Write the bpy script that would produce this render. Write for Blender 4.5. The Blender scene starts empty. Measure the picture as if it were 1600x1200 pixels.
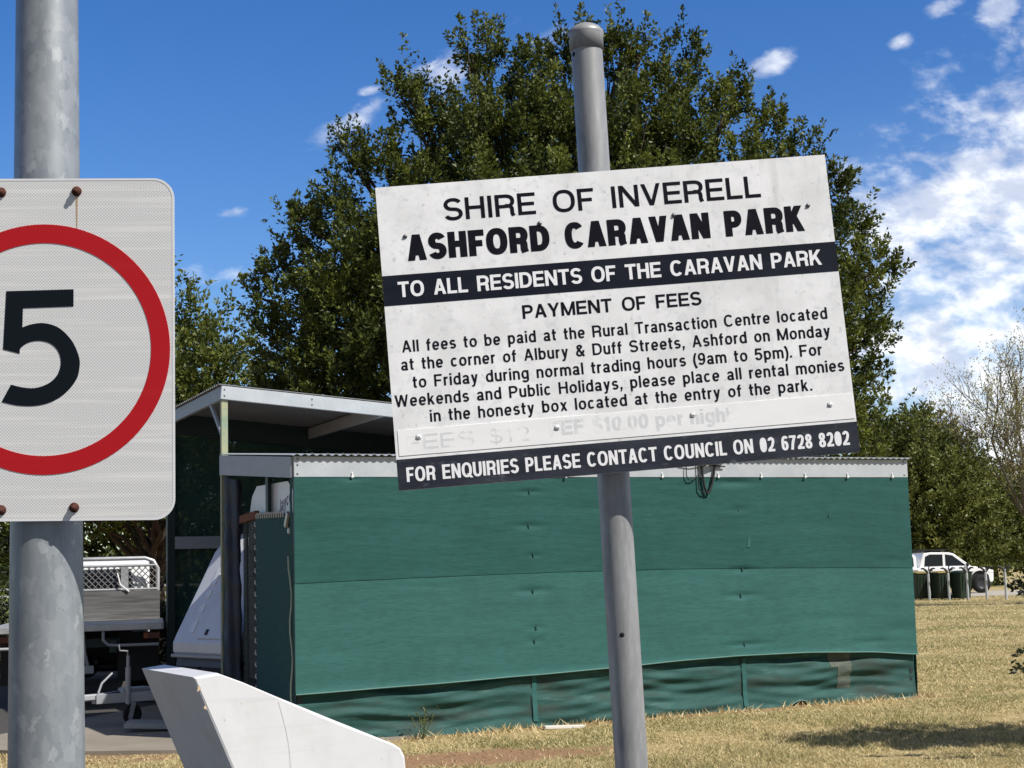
import bpy, math, random
import numpy as np
from mathutils import Vector, Matrix, geometry
rnd = random.Random(7)
nrg = np.random.default_rng(11)
S = bpy.context.scene
COL = S.collection
R = math.radians

# ------------------------------------------------------------------ camera
cd = bpy.data.cameras.new('camera')
cd.sensor_width = 36.0
cd.lens = 54.0
cd.clip_start = 0.05
cd.clip_end = 3000
cam = bpy.data.objects.new('camera', cd)
COL.objects.link(cam)
cam.matrix_world = (Matrix.Translation((0, 0, 1.5)) @ Matrix.Rotation(R(90 + 6.9), 4, 'X')
                    @ Matrix.Rotation(R(-1.5), 4, 'Z'))
S.camera = cam

# ------------------------------------------------------------------ sun, sky, exposure
SUN_AZ = R(58)      # to the right of straight behind the camera
SUN_EL = R(47.5)
sdir = Vector((math.sin(SUN_AZ) * math.cos(SUN_EL), -math.cos(SUN_AZ) * math.cos(SUN_EL), math.sin(SUN_EL)))
sl = bpy.data.lights.new('sun', 'SUN')
sl.energy = 5.0
sl.angle = R(0.53)
sl.color = (1.0, 0.955, 0.885)
so = bpy.data.objects.new('sun', sl)
COL.objects.link(so)
so.rotation_euler = sdir.to_track_quat('Z', 'Y').to_euler()
S.view_settings.view_transform = 'Standard'
S.view_settings.look = 'None'
S.view_settings.exposure = 0.27
S.view_settings.gamma = 1.0

world = bpy.data.worlds.new('World')
S.world = world
world.use_nodes = True
SKY_STRENGTH = 0.117


def build_world():
    nt = world.node_tree
    N, L = nt.nodes, nt.links
    N.clear()

    def n(t, **k):
        q = N.new(t)
        for a, b in k.items():
            setattr(q, a, b)
        return q

    def mth(op, a, b=None, c=None, clamp=False):
        q = n('ShaderNodeMath', operation=op, use_clamp=clamp)
        for i, v in enumerate((a, b, c)):
            if v is None:
                continue
            if isinstance(v, (int, float)):
                q.inputs[i].default_value = v
            else:
                L.new(v, q.inputs[i])
        return q.outputs[0]

    def smooth(v, lo, hi):
        q = n('ShaderNodeMapRange', interpolation_type='SMOOTHSTEP')
        L.new(v, q.inputs[0])
        q.inputs[1].default_value = lo
        q.inputs[2].default_value = hi
        return q.outputs[0]

    sky = n('ShaderNodeTexSky', sky_type='NISHITA')
    sky.sun_disc = False
    sky.sun_elevation = SUN_EL
    sky.sun_rotation = math.atan2(sdir.x, sdir.y)
    sky.altitude = 600
    sky.air_density = 1.0
    sky.dust_density = 0.45
    sky.ozone_density = 2.2
    hs = n('ShaderNodeHueSaturation')
    hs.inputs['Hue'].default_value = 0.512
    hs.inputs['Saturation'].default_value = 1.36
    hs.inputs['Value'].default_value = 1.0
    L.new(sky.outputs[0], hs.inputs['Color'])
    tc = n('ShaderNodeTexCoord')
    sp = n('ShaderNodeSeparateXYZ')
    L.new(tc.outputs['Generated'], sp.inputs[0])
    X, Y, Z = sp.outputs
    ay = mth('MAXIMUM', mth('ABSOLUTE', Y), 0.05)
    gx = mth('DIVIDE', X, ay)          # direction as slopes: right and up, per unit ahead
    gz = mth('DIVIDE', Z, ay)
    cb = n('ShaderNodeCombineXYZ')
    L.new(gx, cb.inputs[0])
    L.new(gz, cb.inputs[1])
    L.new(Y, cb.inputs[2])
    G = cb.outputs[0]

    def noise(scale, detail, rough, rot=0.0, sx=1.0, sy=1.0, dist=0.0):
        mp = n('ShaderNodeMapping')
        mp.inputs['Rotation'].default_value = (0, 0, rot)
        mp.inputs['Scale'].default_value = (sx, sy, 1)
        L.new(G, mp.inputs[0])
        t = n('ShaderNodeTexNoise')
        t.inputs['Scale'].default_value = scale
        t.inputs['Detail'].default_value = detail
        t.inputs['Roughness'].default_value = rough
        t.inputs['Distortion'].default_value = dist
        L.new(mp.outputs[0], t.inputs['Vector'])
        return t.outputs['Fac']

    big = noise(7.5, 3, 0.55, R(-24), 0.75, 1.5)
    fine = noise(36, 8, 0.6, R(-16), 0.85, 1.3, 0.2)
    # bank of broken cloud on the right, edge running up and away
    edge = mth('MAXIMUM', 0.180, mth('MULTIPLY_ADD', gz, 1.55, -0.232))
    bank = smooth(mth('ADD', mth('SUBTRACT', gx, edge), mth('MULTIPLY_ADD', big, 0.16, -0.08)), -0.04, 0.08)
    mid = noise(17, 4, 0.55, R(-16), 0.8, 1.45, 0.15)
    nz = mth('ADD', mth('ADD', mth('MULTIPLY', big, 0.30), mth('MULTIPLY', mid, 0.40)), mth('MULTIPLY', fine, 0.30))
    # thin milky veil low on the right
    low = mth('MULTIPLY', smooth(mth('SUBTRACT', 0.33, gz), 0.0, 0.3), smooth(gx, 0.12, 0.32))
    thr = mth('ADD', mth('MULTIPLY_ADD', bank, -0.115, 0.555), mth('MULTIPLY', low, -0.085))
    dens = mth('MULTIPLY', smooth(mth('SUBTRACT', nz, thr), -0.02, 0.13), bank)
    veil = mth('MULTIPLY', low, mth('MULTIPLY_ADD', big, 0.9, 0.0))
    dens = mth('MAXIMUM', dens, mth('MULTIPLY', veil, 1.15))
    # single puffs: pixel-free list of slopes (right, up, half width, half height, tilt, strength)
    puffs = [(-.105, .300, .027, .009, 28, .95), (.182, .334, .022, .009, 24, .95), (-.040, .332, .030, .017, 10, .8),
             (-.183, .240, .016, .0045, 6, .75), (.268, .347, .010, .0055, 10, 1.0), (.298, .370, .016, .007, 25, .95),
             (.336, .366, .016, .012, 20, 1.0), (-.186, .198, .024, .007, 10, .6), (-.205, .200, .016, .014, 40, .55),
             (-.090, .322, .010, .004, 15, .7), (.034, .356, .018, .010, 30, .75), (-.078, .316, .012, .006, 30, .4),
             (-.130, .262, .008, .004, 10, .5), (.010, .366, .022, .006, 15, .35), (.234, .228, .014, .008, 10, .8), (-.24, .285, .02, .004, 5, .25), (.14, .335, .02, .006, 15, .4)]
    acc = None
    for (px, pz, a, b, ang, st) in puffs:
        mp = n('ShaderNodeMapping', vector_type='TEXTURE')
        mp.inputs['Location'].default_value = (px, pz, 0)
        mp.inputs['Rotation'].default_value = (0, 0, R(ang))
        mp.inputs['Scale'].default_value = (a * 1.7, b * 1.7, 1e6)
        L.new(G, mp.inputs[0])
        ln = n('ShaderNodeVectorMath', operation='LENGTH')
        L.new(mp.outputs[0], ln.inputs[0])
        f = mth('MULTIPLY', smooth(ln.outputs['Value'], 1.15, 0.0), st)
        acc = f if acc is None else mth('MAXIMUM', acc, f)
    pn = noise(55, 7, 0.6, R(-24), 0.75, 1.35, 0.3)
    pf = smooth(mth('ADD', acc, mth('MULTIPLY_ADD', pn, 1.5, -0.95)), 0.18, 0.95)
    pf = mth('MULTIPLY', pf, smooth(acc, 0.02, 0.25))
    dens = mth('MAXIMUM', dens, mth('MULTIPLY', pf, 0.72))
    dens = mth('MULTIPLY', dens, smooth(Z, 0.0, 0.05))
    dens = mth('MULTIPLY', dens, smooth(Y, 0.0, 0.25))
    shade = noise(27, 5, 0.6, R(-16), 0.8, 1.4)
    cr = n('ShaderNodeMix', data_type='RGBA')
    L.new(smooth(shade, 0.40, 0.62), cr.inputs[0])
    cr.inputs[6].default_value = (4.7, 5.2, 6.4, 1)
    cr.inputs[7].default_value = (8.3, 8.5, 8.8, 1)
    mx = n('ShaderNodeMix', data_type='RGBA')
    L.new(mth('MINIMUM', dens, 0.96), mx.inputs[0])
    L.new(hs.outputs[0], mx.inputs[6])
    L.new(cr.outputs[2], mx.inputs[7])
    # unseen grey veil overhead and behind the camera, added to neutralise the fill light
    hv = mth('MAXIMUM', smooth(Y, 0.15, -0.35), mth('MULTIPLY', smooth(Z, 0.45, 0.75), 0.8))
    hv = mth('MULTIPLY', hv, mth('MULTIPLY_ADD', noise(3.0, 5, 0.6), 0.5, 0.45), clamp=True)
    m2 = n('ShaderNodeMix', data_type='RGBA')
    L.new(hv, m2.inputs[0])
    L.new(mx.outputs[2], m2.inputs[6])
    m2.inputs[7].default_value = (1.75, 1.72, 1.70, 1)
    bg = n('ShaderNodeBackground')
    bg.inputs['Strength'].default_value = SKY_STRENGTH
    L.new(m2.outputs[2], bg.inputs['Color'])
    out = n('ShaderNodeOutputWorld')
    L.new(bg.outputs[0], out.inputs[0])


build_world()

# ------------------------------------------------------------------ helpers
MATS = {}


def mat(name, base, rough=0.6, metal=0.0, spec=0.5, layers=(), bump=None, coat=0.0):
    """layers: (kind, scale(x,y,z), lo, hi, colour, amount) mixed over the base in turn"""
    if name in MATS:
        return MATS[name]
    m = bpy.data.materials.new(name)
    m.use_nodes = True
    nt = m.node_tree
    N, L = nt.nodes, nt.links
    b = N['Principled BSDF']
    b.inputs['Roughness'].default_value = rough
    b.inputs['Metallic'].default_value = metal
    b.inputs['Specular IOR Level'].default_value = spec
    b.inputs['Coat Weight'].default_value = coat
    tc = N.new('ShaderNodeTexCoord')
    cur = None

    def tex(kind, scale, detail=5):
        mp = N.new('ShaderNodeMapping')
        mp.inputs['Scale'].default_value = scale
        L.new(tc.outputs['Object'], mp.inputs[0])
        if kind == 'voronoi':
            t = N.new('ShaderNodeTexVoronoi')
            t.inputs['Scale'].default_value = 1
            L.new(mp.outputs[0], t.inputs['Vector'])
            sep = N.new('ShaderNodeSeparateColor')
            L.new(t.outputs['Color'], sep.inputs[0])
            return sep.outputs[0]
        if kind == 'dots':
            mp.inputs['Rotation'].default_value = (0, R(45), 0)
            t = N.new('ShaderNodeTexVoronoi')
            t.inputs['Scale'].default_value = 1
            t.inputs['Randomness'].default_value = 0.0
            L.new(mp.outputs[0], t.inputs['Vector'])
            return t.outputs['Distance']
        if kind == 'cells':
            t = N.new('ShaderNodeTexVoronoi')
            t.feature = 'DISTANCE_TO_EDGE'
            t.inputs['Scale'].default_value = 1
            t.inputs['Randomness'].default_value = 0.0
            L.new(mp.outputs[0], t.inputs['Vector'])
            return t.outputs['Distance']
        if kind == 'warpvor':
            nn = N.new('ShaderNodeTexNoise')
            nn.inputs['Scale'].default_value = 2.2
            nn.inputs['Detail'].default_value = 4
            L.new(mp.outputs[0], nn.inputs['Vector'])
            va = N.new('ShaderNodeVectorMath')
            va.operation = 'ADD'
            L.new(mp.outputs[0], va.inputs[0])
            L.new(nn.outputs['Color'], va.inputs[1])
            t = N.new('ShaderNodeTexVoronoi')
            t.inputs['Scale'].default_value = 1
            L.new(va.outputs[0], t.inputs['Vector'])
            sep = N.new('ShaderNodeSeparateColor')
            L.new(t.outputs['Color'], sep.inputs[0])
            return sep.outputs[0]
        t = N.new('ShaderNodeTexNoise')
        t.inputs['Scale'].default_value = 1
        t.inputs['Detail'].default_value = detail
        t.inputs['Roughness'].default_value = 0.6
        L.new(mp.outputs[0], t.inputs['Vector'])
        return t.outputs['Fac']

    for (kind, scale, lo, hi, colr, amt) in layers:
        f = tex(kind, scale)
        mr = N.new('ShaderNodeMapRange')
        mr.inputs[1].default_value = lo
        mr.inputs[2].default_value = hi
        mr.inputs[4].default_value = amt
        L.new(f, mr.inputs[0])
        mx = N.new('ShaderNodeMix')
        mx.data_type = 'RGBA'
        L.new(mr.outputs[0], mx.inputs[0])
        if cur is None:
            mx.inputs[6].default_value = (*base, 1)
        else:
            L.new(cur, mx.inputs[6])
        mx.inputs[7].default_value = (*colr, 1)
        cur = mx.outputs[2]
    if cur is None:
        b.inputs['Base Color'].default_value = (*base, 1)
    else:
        L.new(cur, b.inputs['Base Color'])
    if bump:
        f = tex('noise', bump[0], 4)
        bp = N.new('ShaderNodeBump')
        bp.inputs['Strength'].default_value = bump[1]
        bp.inputs['Distance'].default_value = bump[2]
        L.new(f, bp.inputs['Height'])
        L.new(bp.outputs[0], b.inputs['Normal'])
    MATS[name] = m
    return m


class MB:
    """collects faces; build() links them as one mesh object"""

    def __init__(s):
        s.v, s.f, s.sm = [], [], []

    def add(s, vs, fs, smooth=False, M=None):
        o = len(s.v)
        for p in vs:
            p = Vector(p)
            s.v.append(tuple(M @ p) if M is not None else tuple(p))
        for q in fs:
            s.f.append(tuple(o + i for i in q))
            s.sm.append(smooth)
        return s

    def box(s, c, d, M=None, rot=None, bev=0.0):
        x, y, z = d[0] / 2, d[1] / 2, d[2] / 2
        T = Matrix.Translation(c)
        if rot is not None:
            T = T @ rot.to_4x4()
        if M is not None:
            T = M @ T
        if bev <= 0:
            vs = [(i * x, j * y, k * z) for k in (-1, 1) for j in (-1, 1) for i in (-1, 1)]
            fs = [(0, 2, 3, 1), (4, 5, 7, 6), (0, 1, 5, 4), (2, 6, 7, 3), (0, 4, 6, 2), (1, 3, 7, 5)]
            return s.add(vs, fs, False, T)
        b = min(bev, x * .9, y * .9, z * .9)
        vs, idx = [], {}
        for k in (-1, 1):
            for j in (-1, 1):
                for i in (-1, 1):
                    for a in range(3):
                        p = [i * (x - b), j * (y - b), k * (z - b)]
                        p[a] += (i, j, k)[a] * b
                        idx[(i, j, k, a)] = len(vs)
                        vs.append(p)
        fs = []
        for a in range(3):
            b1, b2 = (a + 1) % 3, (a + 2) % 3
            for sg in (-1, 1):
                q = []
                for (p1, p2) in ((-1, -1), (1, -1), (1, 1), (-1, 1)):
                    e = [0, 0, 0]
                    e[a], e[b1], e[b2] = sg, p1, p2
                    q.append(idx[(*e, a)])
                fs.append(q if sg > 0 else q[::-1])
        for a in range(3):
            b1, b2 = (a + 1) % 3, (a + 2) % 3
            for p1 in (-1, 1):
                for p2 in (-1, 1):
                    q = []
                    for (ea, ax) in ((-1, b1), (1, b1), (1, b2), (-1, b2)):
                        e = [0, 0, 0]
                        e[a], e[b1], e[b2] = ea, p1, p2
                        q.append(idx[(*e, ax)])
                    fs.append(q if p1 * p2 > 0 else q[::-1])
        for i in (-1, 1):
            for j in (-1, 1):
                for k in (-1, 1):
                    q = [idx[(i, j, k, a)] for a in range(3)]
                    fs.append(q if i * j * k > 0 else q[::-1])
        return s.add(vs, fs, False, T)

    def tube(s, p0, p1, r0, r1=None, n=12, caps=True, M=None):
        return s.path([p0, p1], [r0, r0 if r1 is None else r1], n, caps, M)

    def path(s, pts, rs, n=8, caps=True, M=None):
        pts = [Vector(p) for p in pts]
        if isinstance(rs, (int, float)):
            rs = [rs] * len(pts)
        vs = []
        pu = None
        for i, p in enumerate(pts):
            t = (pts[min(i + 1, len(pts) - 1)] - pts[max(i - 1, 0)])
            t.normalize()
            if pu is None:
                a = Vector((0, 0, 1)) if abs(t.z) < 0.9 else Vector((1, 0, 0))
                u = t.cross(a).normalized()
            else:
                u = (pu - t * pu.dot(t)).normalized()
            pu = u
            w = t.cross(u)
            for k in range(n):
                an = 2 * math.pi * k / n
                vs.append(p + (u * math.cos(an) + w * math.sin(an)) * rs[i])
        fs = []
        for i in range(len(pts) - 1):
            for k in range(n):
                k2 = (k + 1) % n
                fs.append((i * n + k, i * n + k2, (i + 1) * n + k2, (i + 1) * n + k))
        s.add(vs, fs, True, M)
        if caps:
            o = len(vs)
            s.add(vs[:n], [tuple(range(n - 1, -1, -1))], False, M)
            s.add(vs[-n:], [tuple(range(n))], False, M)
        return s

    def lathe(s, prof, n=24, M=None, closed=False):
        """prof: (r, z) list, about local z"""
        vs = [(r * math.cos(2 * math.pi * k / n), r * math.sin(2 * math.pi * k / n), z) for r, z in prof for k in range(n)]
        m = len(prof)
        fs = []
        for i in range(m if closed else m - 1):
            j = (i + 1) % m
            for k in range(n):
                k2 = (k + 1) % n
                fs.append((i * n + k, i * n + k2, j * n + k2, j * n + k))
        return s.add(vs, fs, True, M)

    def prism(s, poly, y0, y1, M=None):
        """poly in (x, z); extruded along y from y0 to y1"""
        n = len(poly)
        vs = [(x, y0, z) for x, z in poly] + [(x, y1, z) for x, z in poly]
        area = sum(poly[i][0] * poly[(i + 1) % n][1] - poly[(i + 1) % n][0] * poly[i][1] for i in range(n))
        fs = [tuple(range(n)), tuple(range(2 * n - 1, n - 1, -1))]
        for i in range(n):
            j = (i + 1) % n
            fs.append((i, n + i, n + j, j))
        if area < 0:
            fs = [q[::-1] for q in fs]
        return s.add(vs, fs, False, M)

    def grid(s, fn, nu, nv, smooth=True, flip=False, M=None):
        vs = [fn(i / nu, j / nv) for j in range(nv + 1) for i in range(nu + 1)]
        w = nu + 1
        fs = []
        for j in range(nv):
            for i in range(nu):
                q = (j * w + i, j * w + i + 1, (j + 1) * w + i + 1, (j + 1) * w + i)
                fs.append(q[::-1] if flip else q)
        return s.add(vs, fs, smooth, M)

    def build(s, name, m, parent=None, label=None):
        me = bpy.data.meshes.new(name)
        me.from_pydata(s.v, [], s.f)
        me.polygons.foreach_set('use_smooth', s.sm)
        me.materials.append(m)
        me.update()
        o = bpy.data.objects.new(name, me)
        COL.objects.link(o)
        if parent is not None:
            o.parent = parent
        if label:
            o['label'] = label
        return o


def thing(name, label, cat, M=None, group=None):
    o = bpy.data.objects.new(name, None)
    o.empty_display_size = 0.2
    COL.objects.link(o)
    if M is not None:
        o.matrix_world = M
    return tag(o, label, cat, group)


def tag(o, label, cat, group=None, kind=None):
    o['label'] = label
    o['category'] = cat
    if group:
        o['group'] = group
    if kind:
        o['kind'] = kind
    return o


def copy_tree(o, M, label=None):
    c = o.copy()
    COL.objects.link(c)
    c.matrix_world = M
    if label:
        c['label'] = label

    def rec(src, dst):
        for ch in list(src.children):
            d = ch.copy()
            COL.objects.link(d)
            d.parent = dst
            rec(ch, d)
    rec(o, c)
    return c


def TR(x, y, z=0, rz=0.0):
    return Matrix.Translation((x, y, z)) @ Matrix.Rotation(rz, 4, 'Z')


# ------------------------------------------------------------------ lettering: a stroke-built grotesque
def sup(cx, cy, rx, ry, a0, a1, n=16, e=2.35):
    out = []
    for i in range(n + 1):
        a = R(a0 + (a1 - a0) * i / n)
        c, s = math.cos(a), math.sin(a)
        out.append((cx + rx * math.copysign(abs(c) ** (2 / e), c), cy + ry * math.copysign(abs(s) ** (2 / e), s)))
    return out


XH = 0.735


def dg(x0, x1, h, y0=0.0, y1=1.0):
    w = h * math.sqrt(1 + ((x1 - x0) / (y1 - y0)) ** 2) * 0.96
    return ('P', [(x0 - w, y0), (x0 + w, y0), (x1 + w, y1), (x1 - w, y1)])


def rect(x0, y0, x1, y1):
    return ('P', [(x0, y0), (x1, y0), (x1, y1), (x0, y1)])


def glyph(ch, W, h, k):
    v = lambda x, a=0.0, b=1.0: rect(x - h, a, x + h, b)
    z = lambda y, a, b: rect(a, y - k, b, y + k)
    top, mid = 1 - k, 0.5
    if ch == 'A':
        q = h * 1.06
        return [dg(q, W / 2 - h * .1, h), dg(W - q, W / 2 + h * .1, h), z(.31, W * .2, W * .8)]
    if ch == 'B':
        r = .25 - k / 2
        return [v(h), sup(W * .5, top - r, W * .44 - h, r, 90, -90), sup(W * .5, k + r + .0, W * .5 - h, r + .01, 90, -90),
                z(top, h, W * .52), z(mid, h, W * .52), z(k, h, W * .52)]
    if ch == 'C':
        return [sup(W / 2, .5, W / 2 - h, .515 - k, 40, 320, 26)]
    if ch == 'D':
        return [v(h), sup(W * .42, .5, W * .58 - h, .5 - k, 90, -90, 22), z(top, h, W * .43), z(k, h, W * .43)]
    if ch == 'E':
        return [v(h), z(top, h, W), z(mid, h, W * .93), z(k, h, W)]
    if ch == 'F':
        return [v(h), z(top, h, W), z(mid - .02, h, W * .88)]
    if ch == 'H':
        return [v(h), v(W - h), z(mid + .02, h, W - h)]
    if ch == 'I':
        return [v(W / 2)]
    if ch == 'K':
        return [v(h), dg(h * 1.2, W - h * 1.5, h, .30, 1.0), dg(W - h * 1.15, W * .40, h, 0, .66)]
    if ch == 'L':
        return [v(h), z(k, h, W)]
    if ch == 'M':
        return [v(h), v(W - h), dg(W / 2, h * 1.1, h * .92), dg(W / 2, W - h * 1.1, h * .92)]
    if ch == 'N':
        return [v(h), v(W - h), dg(W - h * 1.05, h * 1.05, h)]
    if ch in 'OQ':
        g = [sup(W / 2, .5, W / 2 - h, .515 - k, 0, 360, 34)]
        if ch == 'Q':
            g.append(dg(W * .95, W * .62, h * .9, -.05, .25))
        return g
    if ch in 'PR':
        r = .275 - k / 2
        g = [v(h), sup(W * .5, top - r, W * .49 - h, r, 90, -90), z(top, h, W * .52), z(top - 2 * r, h, W * .52)]
        if ch == 'R':
            g.append(sup(W * .50, .30, W * .44 - h, .5 - k - .30 + .06, 90, 0, 8) + [(W * .94 - h, .12), (W - h, 0)])
        return g
    if ch == 'S':
        r = (.5 - k) / 2 + .006
        y1, y0 = 1 - k - r + .012, k + r - .012
        up = sup(W / 2, y1, W * .485 - h, r, 22, 270, 20, 2.15)
        dn = sup(W / 2, y0, W / 2 - h, r, 90, -160, 20, 2.15)
        return [up[:-1] + [(W / 2, .5)] + dn[1:]]
    if ch == 'T':
        return [v(W / 2), z(top, 0, W)]
    if ch == 'U':
        return [[(h, 1)] + sup(W / 2, .36, W / 2 - h, .375 - k, 180, 360, 18) + [(W - h, 1)]]
    if ch == 'V':
        q = h * 1.06
        return [dg(W / 2 - h * .1, q, h), dg(W / 2 + h * .1, W - q, h)]
    if ch == 'W':
        q = h * 1.04
        return [dg(W * .27, q, h), dg(W * .27, W / 2, h), dg(W * .73, W / 2, h), dg(W * .73, W - q, h)]
    if ch == 'Y':
        q = h * 1.15
        return [v(W / 2, 0, .46), dg(W / 2, q, h, .38, 1), dg(W / 2, W - q, h, .38, 1)]
    # digits
    if ch == '0':
        return [sup(W / 2, .5, W / 2 - h, .51 - k, 0, 360, 30)]
    if ch == '1':
        return [v(W * .62), z(.78, W * .1, W * .6)]
    if ch == '2':
        return [sup(W / 2, .70, W / 2 - h, .305 - k, 165, -20, 16, 2.1) + [(W * .62, .38), (W * .25, .16), (h, k + .02)], z(k, 0, W)]
    if ch == '5':
        return [z(top, W * .2, W * .93), dg(W * .10, W * .2, h, .46, 1), sup(W * .48, .325, W * .52 - h, .335 - k, 135, -160, 22, 2.1)]
    if ch == '6':
        return [sup(W / 2, .32, W / 2 - h, .33 - k, 0, 360, 26), sup(W * .56, .5, W * .56 - h, .51 - k, 45, 190, 14)]
    if ch == '9':
        return [sup(W / 2, .68, W / 2 - h, .33 - k, 0, 360, 26), sup(W * .44, .5, W * .56 - h, .51 - k, -135, 10, 14)]
    if ch == '7':
        return [z(top, 0, W), [(W - h * .9, 1 - k), (W * .52, .5), (W * .36, 0)]]
    if ch == '8':
        return [sup(W / 2, .745, W * .46 - h, .262 - k, 0, 360, 24), sup(W / 2, .255, W / 2 - h, .267 - k, 0, 360, 24)]
    # lower case
    x = XH
    ry = .30 - k
    if ch == 'o':
        return [sup(W / 2, x / 2, W / 2 - h, x / 2 + .01 - k, 0, 360, 26)]
    if ch in 'bdp':
        st = {'b': v(h), 'd': v(W - h), 'p': v(h, -.27, x)}[ch]
        return [st, sup(W / 2, x / 2, W / 2 - h, x / 2 + .01 - k, 0, 360, 26)]
    if ch == 'g':
        return [v(W - h, -.02, x), sup(W / 2, x / 2 + .02, W / 2 - h, x / 2 - k, 0, 360, 24), sup(W / 2, -.02, W / 2 - h, .26 - k, 0, -155, 14)]
    if ch == 'c':
        return [sup(W / 2, x / 2, W / 2 - h, x / 2 + .01 - k, 42, 318, 22)]
    if ch == 'e':
        return [sup(W / 2, x / 2, W / 2 - h, x / 2 + .01 - k, 0, 318, 24), z(x / 2 - .01, h, W - h * .5)]
    if ch in 'nh':
        return [v(h, 0, x if ch == 'n' else 1), sup(W / 2, x - k - ry + .01, W / 2 - h, ry, 180, 0, 14) + [(W - h, 0)]]
    if ch == 'm':
        w2 = (W - h) / 2
        return [v(h, 0, x), sup((h + W / 2) / 2, x - k - ry + .01, (W / 2 - h) / 2, ry, 180, 0, 12) + [(W / 2, 0)],
                sup((W / 2 + W - h) / 2, x - k - ry + .01, (W / 2 - h) / 2, ry, 180, 0, 12) + [(W - h, 0)]]
    if ch == 'u':
        return [[(h, x)] + sup(W / 2, ry + k - .01, W / 2 - h, ry, 180, 360, 14), v(W - h, 0, x)]
    if ch == 'r':
        return [v(h, 0, x), sup(W, x - k - .26, W - h, .265, 175, 92, 10)]
    if ch == 't':
        c = W * .42
        return [[(c, .95), (c, .18)] + sup(c + W * .4, .16, W * .4, .16 - k, 180, 275, 8), z(x - k, 0, W)]
    if ch == 'f':
        c = W * .42
        return [[(c, 0), (c, .8)] + sup(c + W * .42, .82, W * .42, .19 - k, 180, 88, 8), z(x - k, 0, W)]
    if ch == 'i':
        return [v(W / 2, 0, x), rect(W / 2 - h, .86, W / 2 + h, 1.0)]
    if ch == 'j':
        return [[(W - h, x), (W - h, -.1), (W * .2, -.24)], rect(W - 2 * h, .86, W, 1.0)]
    if ch == 'l':
        return [v(W / 2)]
    if ch == 'k':
        return [v(h), dg(h * 1.2, W - h * 1.6, h, .22, x), dg(W - h * 1.1, W * .42, h, 0, .45)]
    if ch == 's':
        r = (x / 2 - k) / 2 + .006
        y1, y0 = x - k - r + .01, k + r - .01
        up = sup(W / 2, y1, W * .48 - h, r, 25, 270, 14, 2.1)
        dn = sup(W / 2, y0, W / 2 - h, r, 90, -155, 14, 2.1)
        return [up[:-1] + [(W / 2, x / 2)] + dn[1:]]
    if ch == 'v':
        return [dg(W / 2, h * 1.1, h, 0, x), dg(W / 2, W - h * 1.1, h, 0, x)]
    if ch == 'w':
        return [dg(W * .28, h, h, 0, x), dg(W * .28, W / 2, h, 0, x), dg(W * .72, W / 2, h, 0, x), dg(W * .72, W - h, h, 0, x)]
    if ch == 'x':
        return [dg(h * 1.15, W - h * 1.15, h, 0, x), dg(W - h * 1.15, h * 1.15, h, 0, x)]
    if ch == 'y':
        return [dg(W / 2, h * 1.1, h, 0, x), [(W - h * 1.1, x), (W * .5, 0), (W * .36, -.2), (W * .08, -.25)]]
    if ch == '&':
        return [[(W - h, 0), (W * .28, .62)] + sup(W * .42, .80, W * .22, .19 - k, 200, -60, 14, 2) + [(W * .2, .45)]
                + sup(W * .40, .26, W * .40 - h, .27 - k, 150, 300, 12, 2) + [(W * .80, .30), (W * .86, .5)]]
    if ch == '(':
        return [[(W * .9, 1.02), (W * .45, .80), (W * .22, .55), (W * .15, .38), (W * .22, .21), (W * .45, -.04), (W * .9, -.26)]]
    if ch == ')':
        return [[(W * .1, 1.02), (W * .55, .80), (W * .78, .55), (W * .85, .38), (W * .78, .21), (W * .55, -.04), (W * .1, -.26)]]
    if ch == '.':
        return [rect(W / 2 - h, 0, W / 2 + h, 2 * k * 1.1)]
    if ch == ',':
        return [rect(W / 2 - h, 0, W / 2 + h, 2 * k * 1.1), dg(W / 2 - h * .7, W / 2 + h * .35, h * .65, -.20, 0.04)]
    if ch == ':':
        return [rect(W / 2 - h, 0, W / 2 + h, .15), rect(W / 2 - h, x - .15, W / 2 + h, x)]
    if ch == '$':
        return glyph('S', W, h, k) + [rect(W / 2 - h * .5, -.1, W / 2 + h * .5, 1.1)]
    return []


GW = dict(A=.82, B=.78, C=.84, D=.82, E=.72, F=.66, H=.78, I=.2, K=.82, L=.64, M=.96, N=.80, O=.90, P=.74, Q=.90, R=.80,
          S=.76, T=.74, U=.78, V=.80, W=1.16, Y=.82, a=.60, b=.62, c=.58, d=.62, e=.61, f=.36, g=.62, h=.58, i=.17, j=.25,
          k=.58, l=.17, m=.94, n=.58, o=.64, p=.62, r=.36, s=.56, t=.36, u=.58, v=.58, w=.84, x=.58, y=.58)
for _c in '0123456789':
    GW[_c] = .62
GW.update({'1': .42, '&': .78, '(': .24, ')': .24, '.': .2, ',': .2, ':': .2, '$': .64})


def a_glyph(W, h, k):
    x = XH
    ry = .24 - k
    return [sup(W * .47, x - k - ry + .01, W * .45 - h, ry, 165, 0, 12) + [(W * .92 - h, .12), (W - h * .7, 0.0)],
            sup(W * .45, .21, W * .45 - h, .22 - k, 0, 360, 20)]


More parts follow.
